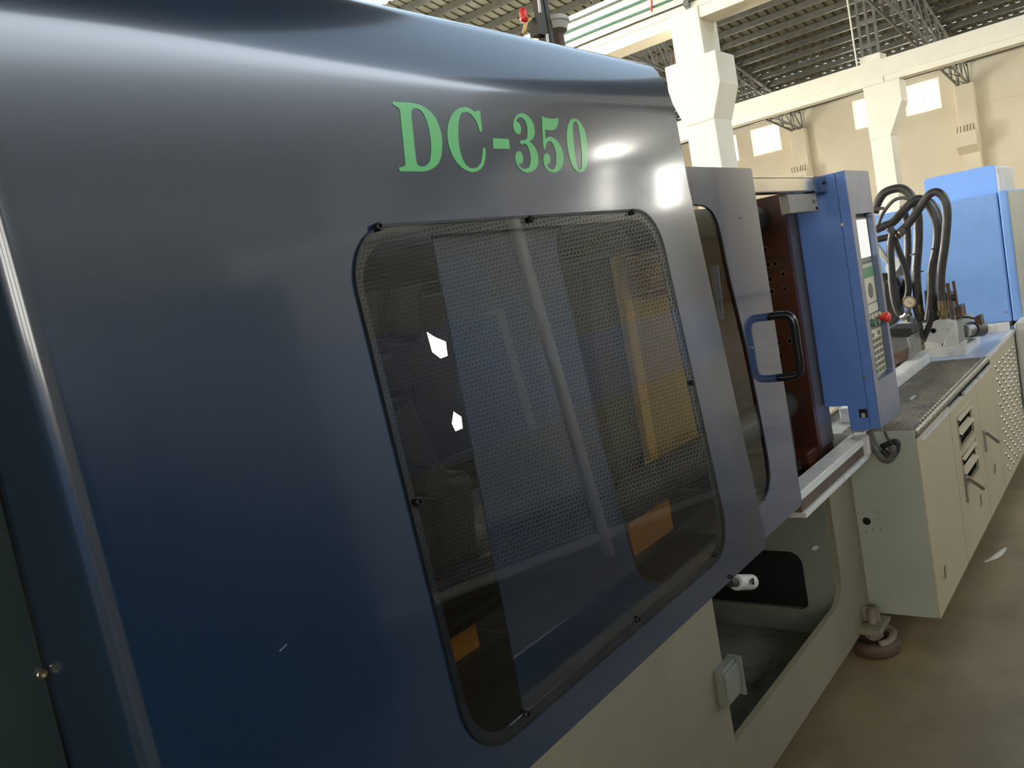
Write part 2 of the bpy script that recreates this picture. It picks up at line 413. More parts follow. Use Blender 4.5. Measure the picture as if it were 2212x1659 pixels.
PN = ['dark grey conduit running along the top of the near beam', 'green conduit running second from the top along the near beam', 'green conduit running third from the top along the near beam', 'dark thin conduit running lowest along the near beam']
for i, (z, r, mm) in enumerate(((5.76, .016, 'pipe_grey'), (5.62, .02, 'pipe_green'), (5.47, .018, 'pipe_green'), (5.34, .012, 'dark_steel'))):
    obj('conduit_pipe', tube([(11.96, y, z+.008*math.sin(y*1.7+i)) for y in range(-11, 18, 1)], r, 8, 1, smoothpath=False), mm, label=PN[i], cat='pipe', smooth=True)
bm = bmesh.new()
for z in (5.28, 5.42, 5.57, 5.7): box(11.93, 12.0, 5.16, 5.24, z, z+.09, bm)
box(11.955, 11.985, 5.17, 5.23, 5.25, 5.84, bm)
jb = obj('pipe_clamp', bm, 'pipe_grey', label='dark clamp rack holding the conduits at the head of the big column', cat='clamp')
obj('red_joint', tube([(11.94, 5.72, 5.66), (11.92, 5.72, 5.55), (11.94, 5.76, 5.4)], .014, 8), 'red_plastic', jb, smooth=True)
for i, y in enumerate(PIL[:5]):
    t = thing('wall_pilaster', ['pilaster hidden behind the big white column', 'pilaster on the far wall right of the big column', 'pilaster on the far wall above the blue cabinets', 'pilaster on the far wall beyond the right edge', 'pilaster on the far wall seen only in reflections'][i], 'pilaster')
    obj('shaft', box(31.62, 32.0, y-.12, y+.42, 0, 5.75), 'wall_paint', t, bevel=.02)
    bm = bmesh.new(); prof = [(31.62, 3.5), (31.25, 3.75), (31.25, 4.2), (31.62, 4.2)]
    A = [bm.verts.new((p, y-.1, q)) for p, q in prof]; B = [bm.verts.new((p, y+.5, q)) for p, q in prof]
    bm.faces.new(A); bm.faces.new(B[::-1])
    for k in range(4): bm.faces.new((A[k], B[k], B[(k+1) % 4], A[(k+1) % 4]))
    obj('corbel', bm, 'wall_paint', t)
    for k in range(6): obj('rebar', cyl((31.4, y-.05+k*.1, 4.18), (31.42, y-.05+k*.1+random.uniform(-.03, .03), 4.42), .012, n=6), 'rust_iron', t)
obj('trim_1', box(31.97, 32.0, Y0, Y1, 5.0, 5.05), 'wall_paint', kind='structure')
# roof trusses
def truss(y, label):
    t = thing('roof_truss', label, 'truss'); xs = [31.9-1.15*i for i in range(13)]
    zt = lambda x: roof_z(x)-.2
    zb = lambda x: 5.72+.105*(31.9-x)
    for nm, fz in (('top_chord', zt), ('bottom_chord', zb)):
        bm = bmesh.new()
        for dy in (-.17, .13): 
            a, b = xs[0], xs[-1]; v = [bm.verts.new((x, y+e, fz(x)+h)) for x in (a, b) for e in (dy, dy+.05) for h in (-.03, .03)]
            for f in ((0, 1, 3, 2), (4, 6, 7, 5), (0, 4, 5, 1), (2, 3, 7, 6), (0, 2, 6, 4), (1, 5, 7, 3)): bm.faces.new([v[i] for i in f])
        obj(nm, bm, 'truss_steel', t)
    for i, x in enumerate(xs[:-1]):
        n_ = xs[i+1]
        for dy in (-.15, .15):
            obj('web', cyl((x, y+dy, zb(x)), (n_, y+dy, zt(n_)), .02, n=6), 'truss_steel', t)
            obj('web', cyl((x, y+dy, zb(x)), (x, y+dy, zt(x)), .018, n=6), 'truss_steel', t)
        obj('tie', cyl((x, y-.15, zb(x)), (n_, y+.15, zb(n_)), .014, n=6), 'truss_steel', t)
truss(10.15+.15, 'steel lattice roof truss landing right of the big white column')
truss(4.65+.15, 'steel lattice roof truss descending over the far beam at upper right')
truss(15.65+.15, 'steel lattice roof truss farthest left, mostly behind the big column')
pt = thing('steel_post', 'dark steel lattice post standing on the far beam over the second column', 'post')
for yy in (5.43, 5.63, 5.83): obj('upright', box(24.05, 24.12, yy, yy+.07, 5.92, 8.0), 'truss_steel', pt)
for z in (6.3, 6.9, 7.5): obj('batten', box(24.04, 24.06, 5.43, 5.9, z, z+.1), 'truss_steel', pt)
obj('drain_pipe', cyl((23.95, 6.0, 5.9), (23.95, 6.03, 8.05), .022, n=8), 'column_paint', label='thin white pipe rising beside the dark lattice post', cat='pipe')

# ================================================================== clamp unit base
BY = 1.01
base = thing('machine_base', 'beige-grey welded machine base under the blue guards with open window', 'machine base')
front = [(-1.5, .075), (3.153, .075), (3.153, .72), (3.12, .745), (-1.5, .745)]
opening = rrect(1.897, 2.885, .266, .705, (.06, .0, .0, .10))
obj('front_frame', plate([front, opening], sheet_y(BY), .02), 'base_paint', base)
hole = rrect(1.14, 1.56, .215, .44, (.05, .05, .03, .03))
obj('end_wall', plate([[(1.03, .08), (2.35, .08), (2.35, .745), (1.03, .745)], hole], sheet_x(2.875), .02), 'base_inner', base)
obj('shade_block', box(2.90, 3.15, 1.10, 1.9, .12, .6), 'hole_shade', base)  # solid black block standing in for shade inside the hole
obj('oil_tray', box(-1.4, 2.87, 1.04, 2.3, .10, .125), 'tray_paint', base)
obj('inner_panel', box(1.80, 1.86, 1.04, 2.3, .125, .74), 'base_inner', base)
obj('right_side', box(3.13, 3.15, BY+.02, 2.35, .08, .74), 'base_paint', base)
obj('back_wall', box(-1.5, 3.165, 2.35, 2.37, .08, .745), 'base_inner', base)
obj('deck', box(-1.5, 2.2, 1.04, 2.35, .725, .745), 'iron_dark', base)
obj('deck_front', box(2.2, 2.9, 1.04, 1.16, .725, .745), 'base_inner', base)
obj('pin', cyl((2.875, 1.078, .462), (2.835, 1.072, .472), .0075, n=12), 'white_paint', base, smooth=False)
rl = obj('guide_roller', cyl((2.03, 1.0, .668), (2.13, 1.0, .63), .022, n=20), 'white_paint', base, bevel=.004)
obj('set_screw', cyl((2.075, .975, .655), (2.078, .968, .655), .009, n=12), 'dark_steel', rl)
obj('roller_shaft', cyl((1.99, 1.0, .683), (2.04, 1.0, .664), .012, n=12), 'dark_steel', base)
bm = bmesh.new(); box(1.84, 1.93, .985, 1.01, .40, .50, bm); box(1.925, 1.932, .97, 1.01, .395, .505, bm); box(1.84, 1.93, .978, .985, .41, .49, bm)
obj('bracket', bm, 'base_inner', base, bevel=.002)
# slide ledge on top of the base
led = thing('slide_ledge', 'worn white steel ledge with brown groove along the base top', 'ledge')
obj('ledge', box(2.405, 3.145, .925, .990, .786, .814), 'white_paint', led, bevel=.004)
obj('groove', box(2.405, 3.10, .930, 1.00, .749, .786), 'slot_brown', led)
obj('lip', box(2.405, 3.12, .918, 1.01, .731, .749), 'white_paint', led, bevel=.003)
obj('end_stop', box(3.085, 3.148, .910, .97, .745, .822), 'white_paint', led, bevel=.006)
# levelling foot
ft = thing('levelling_foot', 'rusty round levelling foot beside the base corner on the floor', 'machine foot')
fp = (3.05, .975)
obj('pad', lathe((fp[0], fp[1], 0), (0, 0, 1), [(0, 0), (.082, 0), (.088, .012), (.088, .036), (.08, .046), (.06, .048), (.055, .038), (.02, .038), (0, .038)], 32), 'rust_iron', ft, smooth=True)
obj('bolt', cyl((fp[0], fp[1], .03), (fp[0], fp[1], .16), .015, n=16), 'pad_top', ft, smooth=True)
obj('nut', lathe((fp[0], fp[1], .05), (0, 0, 1), [(0, 0), (.032, 0), (.032, .026), (0, .026)], 6), 'pad_top', ft)
bm = box(2.98, 3.13, .93, 1.015, .085, .105); obj('lug', bm, 'base_paint', ft, bevel=.006)
obj('gusset', box(3.06, 3.075, .95, 1.012, .105, .16), 'base_paint', ft, bevel=.004)
obj('arm', tube([(2.99, .94, .05), (3.03, .915, .052), (3.10, .92, .055), (3.125, .96, .06)], .014, 8), 'pad_top', ft, smooth=True)

# ================================================================== guard doors
GY, GZ, GL = .819, .842, .063
GB = 1.70                                        # above this the sheet eases upright, then rolls over into the shoulder
pr = []; y, z = GY+(GB-GZ)*GL, GB
while z < 2.052:
    pr.append((y, z))
    k = (z-GB)/.06
    if z < 1.765: a = 3.6-2.0*min(1, k)
    elif z < 1.90: a = 1.6
    elif z < 2.015: a = 1.6+(z-1.90)/.115*26
    else: a = 27.6+(z-2.015)/.037*48
    st = .007; y += math.sin(math.radians(a))*st; z += math.cos(math.radians(a))*st
pr.append((y, z))
def gy(z):
    if z <= GB: return GY+(z-GZ)*GL
    for (y0, z0), (y1, z1) in zip(pr, pr[1:]):
        if z <= z1: return y0+(y1-y0)*(z-z0)/(z1-z0)
    return pr[-1][0]
def G(u, v, w): return Vector((u, gy(v)+w, v))
def gpx(px, py):
    r = R @ Vector((px-CX, py-CY, F)); z = 1.6
    for i in range(6): t = gy(z)/r[1]; z = H+r[2]*t
    return r[0]*t, z
def prof_arc(): pass
gd = thing('guard_door', 'large dark blue glossy guard with green lettering and clear window', 'guard door')
GXL, GXR, GTOP = .365, 1.863, GB
win_o = rrect(.761, 1.669, .900, 1.688, .092, 10)
win_i = rrect(.780, 1.647, .920, 1.667, .078, 10)
obj('panel', plate([[(GXL, GZ), (GXR-.02, GZ), (GXR-.006, GZ+.006), (GXR, GZ+.02), (GXR, GTOP), (GXL, GTOP)], win_i], G, .004), 'guard_blue', gd)
# curved shoulder above, then the folded top flange
bm = bmesh.new(); rows = []
nP = len(pr)
for x in (GXL, 1.0, GXR-.06, GXR-.025, GXR-.008, GXR):
    lim = nP if x < GXR-.05 else int(nP-(0 if x < GXR-.03 else 2 if x < GXR-.01 else 5))
    rows.append([bm.verts.new((x, *pr[min(i, lim-1)])) for i in range(nP)])
for A, B in zip(rows, rows[1:]):
    for i in range(nP-1): bm.faces.new((A[i], B[i], B[i+1], A[i+1]))
bmesh.ops.remove_doubles(bm, verts=bm.verts, dist=1e-5)
so = obj('shoulder', bm, 'guard_blue', gd, smooth=True, out=(0, -1, .3))
sm = so.modifiers.new('solid', 'SOLIDIFY'); sm.thickness = .004; sm.offset = -1; sm.use_rim = False
# rounded left corner and return
bm = bmesh.new(); cor = []
for i in range(13):
    a = math.radians(90*i/12); cor.append((GXL-.028*math.sin(a), .028*(1-math.cos(a))))
cor.append((GXL-.028, .20))
zs = [GZ]+[q[1] for q in pr]; ys = [gy(GZ)]+[q[0] for q in pr]
cols = [[bm.verts.new((cx, yy+cy, zz)) for zz, yy in zip(zs, ys)] for cx, cy in cor]
for A, B in zip(cols, cols[1:]):
    for i in range(len(zs)-1): bm.faces.new((A[i], A[i+1], B[i+1], B[i]))
obj('side_return', bm, 'guard_blue', gd, smooth=True, out=(-1, -.5, 0))
obj('edge_flange', plate([[(gy(GZ)+.004, GZ), (gy(GZ)+.03, GZ), (gy(GTOP)+.03, GTOP), (gy(GTOP)+.004, GTOP)]], sheet_x(GXR-.004), .004), 'guard_blue', gd)
obj('window_pane', plate([rrect(.764, 1.666, .903, 1.685, .089, 10)], lambda u, v, w: G(u, v, w-.004), .003), 'pane_clear', gd)
obj('gasket', plate([rrect(.7645, 1.6695, .9035, 1.6885, .091, 10), rrect(.765, 1.665, .904, 1.684, .088, 10)], lambda u, v, w: G(u, v, w-.0045), .0044), 'seal', gd)
def screw(parent, p, nrm, r, m='screw', name='screw'):
    return obj(name, lathe(p, nrm, [(0, 0), (r, 0), (r, r*.9), (r*.85, r*1.1), (r*.5, r*1.1), (r*.45, r*.5), (0, r*.5)], 14), m, parent)
for x, z in ((.829, 1.684), (1.196, 1.681), (1.559, 1.682), (.778, 1.295), (1.651, 1.295), (.890, .923), (1.237, .925), (1.582, .925)):
    screw(gd, G(x, z, -.004), (0, -1, GL), .0065)
screw(gd, G(1.640, .850, 0), (0, -1, GL), .005)
x_, z_ = gpx(612, 1400); obj('scratch', plate([[(x_-.006, z_-.0015), (x_+.006, z_+.002), (x_+.006, z_+.0026), (x_-.006, z_-.0009)]], lambda u, v, w: G(u, v, w-.0004), .0003), 'pale_grey', gd)
# lettering
def glyph(name, loops, ox, oy, s):
    L = []
    for pts, sm_ in loops:
        q = [Vector((p[0]/s+ox, p[1]/s+oy, 0)) for p in pts]
        if sm_:
            n = len(q); out = []
            for i in range(n):
                a, b, c, d = q[i-1], q[i], q[(i+1) % n], q[(i+2) % n]
                for j in range(4):
                    t = j/4; out.append(.5*((2*b)+(c-a)*t+(2*a-5*b+4*c-d)*t*t+(3*b-a-3*c+d)*t**3))
            q = out
        L.append([gpx(p.x, p.y) for p in q])
    obj(name, plate(L, lambda u, v, w: G(u, v, w-.0008), .0007), 'letter_green', gd)
S1, S2 = 2008/230, 2212/240
glyph('letter_d', [([(60, 185), (90, 165), (130, 180), (270, 185), (420, 195), (560, 225), (680, 285), (790, 370), (880, 480), (940, 620), (985, 780), (1000, 930), (995, 1090), (975, 1230), (935, 1330), (860, 1410), (760, 1465), (660, 1488), (560, 1490), (220, 1488), (190, 1460), (190, 1420), (210, 1408), (260, 1405), (295, 1385), (305, 1340), (262, 900), (225, 560), (205, 340), (165, 285), (90, 240), (62, 215)], False),
    ([(420, 350), (440, 315), (480, 300), (540, 310), (600, 340), (660, 420), (720, 560), (760, 720), (785, 900), (795, 1050), (785, 1200), (765, 1300), (720, 1365), (660, 1398), (600, 1398), (550, 1375), (520, 1330), (505, 1250), (470, 930), (440, 630), (418, 450)], False)], 840, 200, S1)
glyph('letter_c', [([(1640, 350), (1720, 345), (1722, 420), (1740, 600), (1755, 700), (1745, 745), (1710, 735), (1680, 640), (1640, 540), (1590, 460), (1530, 400), (1460, 370), (1390, 372), (1340, 420), (1315, 520), (1300, 660), (1305, 850), (1320, 1000), (1345, 1140), (1390, 1270), (1450, 1370), (1530, 1425), (1600, 1432), (1680, 1400), (1735, 1320), (1755, 1200), (1765, 1090), (1780, 1045), (1815, 1050), (1820, 1120), (1812, 1250), (1785, 1360), (1735, 1440), (1650, 1490), (1560, 1502), (1470, 1480), (1370, 1420), (1270, 1320), (1200, 1200), (1145, 1060), (1110, 920), (1095, 780), (1105, 640), (1130, 530), (1180, 420), (1250, 340), (1330, 290), (1420, 275), (1500, 290), (1570, 330), (1610, 372)], False)], 840, 200, S1)
glyph('hyphen', [([(125, 727), (445, 742), (470, 942), (140, 932)], False)], 1050, 220, S2)
glyph('digit_3', [([(700, 228), (770, 240), (850, 300), (920, 400), (960, 520), (965, 620), (945, 710), (900, 760), (850, 795), (910, 830), (980, 930), (1025, 1040), (1037, 1150), (1025, 1260), (980, 1340), (900, 1395), (800, 1408), (720, 1380), (650, 1320), (605, 1240), (580, 1150), (578, 1070), (600, 1000), (640, 980), (690, 1000), (720, 1070), (735, 1150), (720, 1210), (690, 1228), (640, 1225), (665, 1290), (720, 1335), (790, 1338), (845, 1310), (875, 1230), (885, 1120), (870, 1020), (840, 920), (800, 850), (760, 830), (720, 850), (690, 840), (668, 810), (680, 772), (720, 765), (780, 762), (815, 720), (820, 600), (815, 500), (790, 410), (740, 340), (680, 305), (630, 318), (590, 380), (620, 405), (660, 440), (690, 510), (692, 580), (670, 635), (630, 648), (580, 610), (548, 560), (535, 480), (540, 390), (580, 300), (640, 245)], False)], 1050, 220, S2)
glyph('digit_5', [([(1105, 288), (1200, 325), (1300, 340), (1370, 335), (1425, 318), (1432, 400), (1420, 470), (1380, 540), (1320, 565), (1250, 565), (1190, 555), (1168, 545), (1172, 745), (1210, 710), (1280, 695), (1360, 730), (1430, 800), (1490, 910), (1528, 1030), (1538, 1130), (1525, 1250), (1480, 1340), (1410, 1395), (1320, 1408), (1240, 1380), (1180, 1320), (1145, 1240), (1133, 1150), (1145, 1070), (1180, 1025), (1220, 1025), (1260, 1080), (1278, 1160), (1260, 1225), (1215, 1245), (1210, 1270), (1250, 1330), (1310, 1358), (1360, 1335), (1388, 1250), (1393, 1120), (1385, 1000), (1350, 880), (1300, 800), (1250, 775), (1210, 800), (1185, 860), (1175, 930), (1158, 958), (1140, 925), (1128, 800), (1115, 550), (1108, 400)], False)], 1050, 220, S2)
glyph('digit_0', [([(1750, 330), (1810, 350), (1880, 420), (1940, 530), (1985, 680), (2012, 850), (2022, 1030), (2015, 1180), (1985, 1310), (1930, 1390), (1860, 1408), (1800, 1385), (1730, 1310), (1680, 1200), (1645, 1060), (1615, 900), (1600, 740), (1600, 600), (1620, 470), (1660, 385), (1700, 342)], False), ([(1762, 388), (1735, 405), (1720, 480), (1722, 600), (1735, 760), (1750, 930), (1770, 1100), (1795, 1240), (1830, 1330), (1862, 1360), (1890, 1340), (1902, 1250), (1905, 1120), (1898, 1000), (1880, 850), (1860, 650), (1830, 480), (1800, 405)], False)], 1050, 220, S2)

# second, inner sliding guard
Y2 = .895
g2 = thing('guard_door', 'smaller silvery-blue sliding guard with black pull handle beside the brown platen', 'guard door')
w2 = [(p.x, p.z) for p in (at(a, b, y=Y2) for a, b in ((1480, 443), (1500, 442), (1522, 445), (1538, 458), (1551, 485), (1562, 530), (1576, 600), (1611, 745), (1643, 905), (1658, 985), (1663, 1030), (1660, 1060), (1651, 1078), (1643, 1088), (1630, 1102)))]
w2 = w2[1:-1]+[(p.x, p.z) for p in (at(a, b, y=Y2) for a, b in ((1500, 1200), (1435, 1257), (1412, 1258), (1395, 1254), (1382, 1240), (1372, 1215), (1340, 1100), (1290, 905), (1258, 765), (1225, 625), (1206, 545), (1204, 520), (1208, 495), (1216, 475), (1230, 465)))]
w2[-1] = (w2[-1][0], w2[0][1])
obj('panel', plate([rrect(.968, 2.324, .800, 1.788, (.008, .01, .01, .02), 4), w2], sheet_y(Y2), .004), 'guard_blue2', g2)
obj('top_flange', box(.97, 2.32, Y2+.001, Y2+.03, 1.784, 1.788), 'guard_blue2', g2)
obj('window_pane', plate([w2], lambda u, v, w: Vector((u, Y2+.004+w, v)), .004), 'pane_clear', g2)
ring = []
cxm = sum(p[0] for p in w2)/len(w2); czm = sum(p[1] for p in w2)/len(w2)
bm = tube([Vector((a, Y2+.001, b)) for a, b in w2+w2[:1]], .003, 8, 3); obj('gasket', bm, 'seal', g2, smooth=True)
hb = at(1661, 684, y=Y2); hc = at(1681, 816, y=Y2)
hz0, hz1, hx = hc.z, hb.z, hb.x
hd = .068
obj('handle', tube([(hx, Y2, hz1), (hx, Y2-hd*.55, hz1), (hx, Y2-hd*.86, hz1-.006), (hx, Y2-hd, hz1-.03), (hx, Y2-hd, (hz0+hz1)/2), (hx, Y2-hd, hz0+.03), (hx, Y2-hd*.86, hz0+.006), (hx, Y2-hd*.55, hz0), (hx, Y2, hz0)], .0115, 12, 5), 'rubber', g2, smooth=True)
p = at(1623, 752, y=Y2); screw(g2, (p.x, Y2, p.z), (0, -1, 0), .004, 'screw_bright')
for (a, b) in ((1600, 470), (1722, 1050)):
    p = at(a, b, y=Y2); screw(g2, (p.x, Y2, p.z), (0, -1, 0), .0025, 'screw_bright')
pa, pb = at(1543, 575, y=1.03), at(1556, 690, y=1.03)
obj('reflection_bar', tube([(pa.x, 1.03, pa.z), ((pa.x+pb.x)/2, 1.03, (pa.z+pb.z)/2), (pb.x, 1.03, pb.z)], .012, 10), 'far_paint', g2, smooth=True)  # added bar standing in for a dark blue reflection in the window

# fixed cover left of the guard
cv = thing('side_cover', 'dark green-blue fixed cover panel at the left edge of the picture', 'cover panel')
obj('panel', plate([[(-1.4, .75), (.333, .75), (.333, 2.2), (-1.4, 2.2)]], sheet_y(1.02), .006), 'cover_green', cv)
obj('fold', box(.327, .333, 1.026, 1.3, .75, 2.2), 'cover_green', cv)
p = at(88, 1455, y=1.02); screw(cv, (p.x, 1.02, p.z), (0, -1, 0), .006, 'screw_bright', 'bolt')

# top guide rail
rl = thing('guide_rail', 'shiny steel guide rail above the platen with dark blue end cap', 'rail')
RY = .92
xa, xb = 1.5, at(1783, 395, y=RY).x
obj('rail', box(xa, xb-.13, RY, RY+.04, 1.722, 1.769), 'chrome', rl, bevel=.004)
obj('top_strip', box(xa, xb-.14, RY-.006, RY+.05, 1.766, 1.772), 'chrome', rl)
obj('end_cap', box(xb-.13, xb, RY-.004, RY+.044, 1.717, 1.772), 'guard_blue', rl, bevel=.004)
screw(rl, (xb-.03, RY-.004, 1.748), (0, -1, 0), .005)
bk = thing('rail_bracket', 'grey block bracket hanging below the end of the guide rail', 'bracket')
a = at(1705, 442, y=.93); b = at(1770, 455, y=.93)
obj('block', box(a.x, b.x-.01, .93, .96, 1.655, 1.716), 'bracket_grey', bk, bevel=.003)
screw(bk, (b.x-.05, .93, 1.69), (0, -1, 0), .006, 'screw_bright')
screw(bk, (b.x-.03, .93, 1.665), (0, -1, 0), .005, 'screw')

# fixed platen, tie bars
PX = 2.953
pl = thing('fixed_platen', 'dark red-brown fixed platen with rows of bolt holes beside the control cabinet', 'platen')
holes = []
for (a, b) in ((1653, 540), (1660, 572), (1675, 570), (1664, 603), (1692, 592), (1668, 630), (1696, 624), (1706, 737), (1682, 742), (1686, 770)):
    p = at(a, b, x=PX); holes.append((p.y, p.z))
circ = lambda c, r: [(c[0]+r*math.cos(2*math.pi*i/12), c[1]+r*math.sin(2*math.pi*i/12)) for i in range(12)]
obj('face', plate([[(1.045, .80), (2.25, .80), (2.25, 1.74), (1.045, 1.74)]]+[circ(h, .0085) for h in holes], sheet_x(PX), .03), 'platen_red', pl)
obj('body', box(PX+.03, 3.13, 1.045, 2.25, .80, 1.74), 'platen_edge', pl, bevel=.004)
for h in holes:
    obj('hole_rim', lathe((PX-.001, h[0], h[1]), (1, 0, 0), [(.0085, 0), (.0105, 0), (.0105, .002), (.0085, .004)], 14), 'steel', pl)
obj('foot_block', box(PX-.10, 3.13, 1.05, 1.5, .765, .82), 'platen_red', pl, bevel=.006)
obj('foot', box(2.6, PX-.1, 1.08, 1.6, .765, .80), 'iron_dark', pl)
TB = [at(1652, 462, x=2.7)]
tb = TB[0]
for (y, z, lab) in ((1.15, 1.665, 'dark round tie bar entering the top front corner of the platen'), (2.05, 1.665, 'dark round tie bar at the rear top of the platen'), (1.15, .98, 'dark round tie bar entering the lower front of the platen'), (2.05, .98, 'dark round tie bar at the rear bottom of the platen')):
    obj('tie_bar', cyl((.62, y, z), (PX, y, z), .055, n=28), 'dark_steel', label=lab, cat='tie bar', smooth=False)
nb = obj('limit_switch', box(2.75, 2.83, 1.085, 1.14, .80, .985), 'dark_steel', label='small dark limit switch box with red lamp low beside the platen', cat='switch')
obj('lamp', lathe((2.75, 1.10, .945), (-1, 0, 0), [(0, .012), (.008, .01), (.01, 0), (0, 0)], 10), 'red_plastic', nb)

# moving platen and toggle seen through the window
mv = thing('moving_platen', 'ochre painted moving platen behind the clear guard window', 'platen')
MY = 1.28
xl = at(1395, 870, y=MY).x
obj('body', box(xl, xl+.32, MY, 1.9, .86, 1.98), 'ochre', mv, bevel=.01)
obj('edge_strip', box(xl-.05, xl+.004, MY-.012, MY+.012, .84, 1.98), 'ochre_lit', mv, bevel=.004)  # lit corner of the ochre block, its brightness put into the colour
obj('rear_rib', box(xl-.20, xl, MY+.02, 1.78, .9, 1.95), 'iron_brown', mv)
a = at(1352, 1090, y=MY-.03); b = at(1440, 1190, y=MY-.03)
obj('foot', box(a.x-.02, b.x+.05, MY-.04, MY+.3, b.z, a.z), 'orange', mv, bevel=.006)
obj('slide_shoe', box(a.x-.1, b.x+.45, MY-.05, MY+.35, .77, b.z), 'iron_dark', mv, bevel=.004)
obj('upper_ring', cyl((xl+.02, MY-.02, 1.55), (xl+.3, MY-.02, 1.55), .06, n=20), 'ochre', mv)
tg = thing('toggle_linkage', 'dark greasy toggle linkage behind the left side of the window', 'toggle linkage')
a = at(835, 700, y=1.5)
for i, (px, py, sx, sz, dy, rz) in enumerate(((850, 600, .14, .34, 1.55, .25), (872, 960, .12, .24, 1.6, -.3), (960, 1130, .16, .26, 1.5, .15), (838, 780, .10, .5, 1.75, 0))):
    p = at(px, py, y=dy); bm = box(-sx/2, sx/2, -.05, .05, -sz/2, sz/2)
    bmesh.ops.rotate(bm, verts=bm.verts, matrix=Matrix.Rotation(rz, 3, 'Y')); bmesh.ops.translate(bm, verts=bm.verts, vec=p)
    obj('link', bm, 'iron_dark', tg, bevel=.03)
for (px, py) in ((868, 800), (945, 1040), (850, 560)):
    p = at(px, py, y=1.45); obj('pivot', cyl(p, p+Vector((0, .3, 0)), .045, n=20), 'dark_steel', tg)
a = at(985, 1315, y=1.35); b = at(1062, 1440, y=1.35)
obj('crosshead_foot', box(a.x-.25, b.x-.02, 1.35, 1.7, b.z, a.z), 'orange', tg, bevel=.01)
obj('guide_block', box(a.x-.25, b.x+.06, 1.33, 1.7, .75, b.z), 'iron_dark', tg, bevel=.01)
obj('end_plate', box(.40, .62, 1.12, 2.2, .76, 1.85), 'iron_dark', tg)
# rear guard with perforated sheet
rg = thing('rear_guard', 'dark brown rear guard sheet with daylight gaps seen through the window', 'rear guard')
RYG = 2.28
a = at(1165, 500, y=RYG); b = at(1275, 1165, y=RYG)
holes2 = [[(p.x, p.z) for p in (at(a, b, y=RYG) for a, b in L)] for L in (((922, 716), (940, 728), (964, 738), (968, 768), (952, 774), (934, 760)), ((980, 888), (998, 900), (1001, 925), (984, 932), (976, 915)))]
obj('sheet', plate([[(.6, .76), (3.1, .76), (3.1, 2.0), (.6, 2.0)]]+holes2, sheet_y(RYG), .004), 'iron_brown', rg)
obj('post', box(3.06, 3.12, RYG-.04, RYG, .80, 1.98), 'hull_blue', rg, bevel=.006)
obj('top_rail', box(.6, 3.12, RYG-.04, RYG, 1.92, 1.98), 'hull_blue', rg, bevel=.006)
obj('bottom_rail', box(.6, 3.12, RYG-.04, RYG, .76, .82), 'hull_blue', rg, bevel=.006)

# devices on top of the clamp unit
tp = thing('top_hanger', 'dark steel channel post standing on the machine roof behind the guard', 'post')
p = at(1172, 60, y=1.3)
bm = bmesh.new(); box(p.x-.012, p.x+.008, 1.29, 1.31, 2.02, 2.75, bm); box(p.x+.016, p.x+.034, 1.29, 1.33, 2.02, 2.75, bm)
obj('channel', bm, 'dark_steel', tp)
obj('roof_plate', box(1.8, 2.3, 1.12, 2.2, 2.0, 2.02), 'dark_steel', tp)
obj('bracket', box(p.x-.045, p.x-.012, 1.285, 1.315, 2.245, 2.29), 'dark_steel', tp)
obj('white_tie', cyl((p.x-.03, 1.28, 2.30), (p.x-.025, 1.28, 2.345), .004, n=8), 'white_paint', tp)
obj('white_tie', cyl((p.x-.018, 1.28, 2.20), (p.x-.014, 1.28, 2.245), .004, n=8), 'white_paint', tp)
q = at(1130, 33, y=1.3); obj('red_cap', lathe(q+Vector((0, 0, -.025)), (.1, 0, 1), [(0, .006), (.009, .008), (.012, .018), (.010, .027), (.011, .031), (.009, .042), (0, .045)], 14), 'red_plastic', tp, smooth=True)
q = at(1137, 47, y=1.3); obj('yellow_wire', tube([q+Vector((-.02, 0, -.03)), q+Vector((0, 0, -.002)), q+Vector((.025, 0, .012))], .005, 8), 'yellow_wire', tp, smooth=True)
q = at(1200, 52, y=1.3)
dl = thing('disc_lamp', 'round grey disc lamp on the machine roof beside the dark post', 'lamp')
obj('disc', lathe(q, (.1, .05, 1), [(0, -.022), (.030, -.022), (.036, -.004), (.040, .0), (.040, .011), (.037, .013), (0, .014)], 28), 'lamp_grey', dl)
obj('stem', cyl(q+Vector((0, 0, -.03)), (q.x, q.y, 2.02), .018, n=12), 'rust_iron', dl)
# ================================================================== control cabinet
BXx, BXy = at(1860, 640, y=.85).x*0+3.053, .85
cb = thing('control_cabinet', 'tall bright blue control cabinet with screen, keypad and red stop button', 'control cabinet')
sil = [(a.y, a.z) for a in (at(px, py, x=BXx) for px, py in ((1824, 366), (1904, 928), (1838, 932), (1838, 876), (1783, 881), (1712, 392)))]
yb = sil[4][0]
sil = [(.85, 1.777), (.85, .852), (.955, .848), (.955, .943), (1.035, .943), (1.035, 1.777)]
BR = 3.35
seam = .886
obj('body', plate([[(seam, 1.777), (seam, .850)]+sil[2:]], sheet_x(BXx), BR-BXx), 'box_blue', cb, bevel=.003)
dr = obj('door', plate([rrect(BXx, BR, .852, 1.777, .004, 2), rrect(BXx+.050, BR-.03, 1.015, 1.622, .012, 4)], lambda u, v, w: Vector((u, .85+w, v)), .032), 'box_face', cb, bevel=.004)
obj('door_edge', box(BXx-.002, BXx+.001, .853, .884, .856, 1.774), 'box_blue', cb)
obj('backplate', box(BXx+.04, BR-.02, .878, .884, 1.0, 1.63), 'lcd_frame', cb)
PYF = .872
u0, u1 = BXx+.06, BR-.035
def pan(name, z0, z1, m, a=u0, b=u1, d=.006, parent=None): return obj(name, box(a, b, PYF, PYF+d, z0, z1), m, parent or cb, bevel=.001)
pan('screen_frame', 1.445, 1.610, 'lcd_frame')
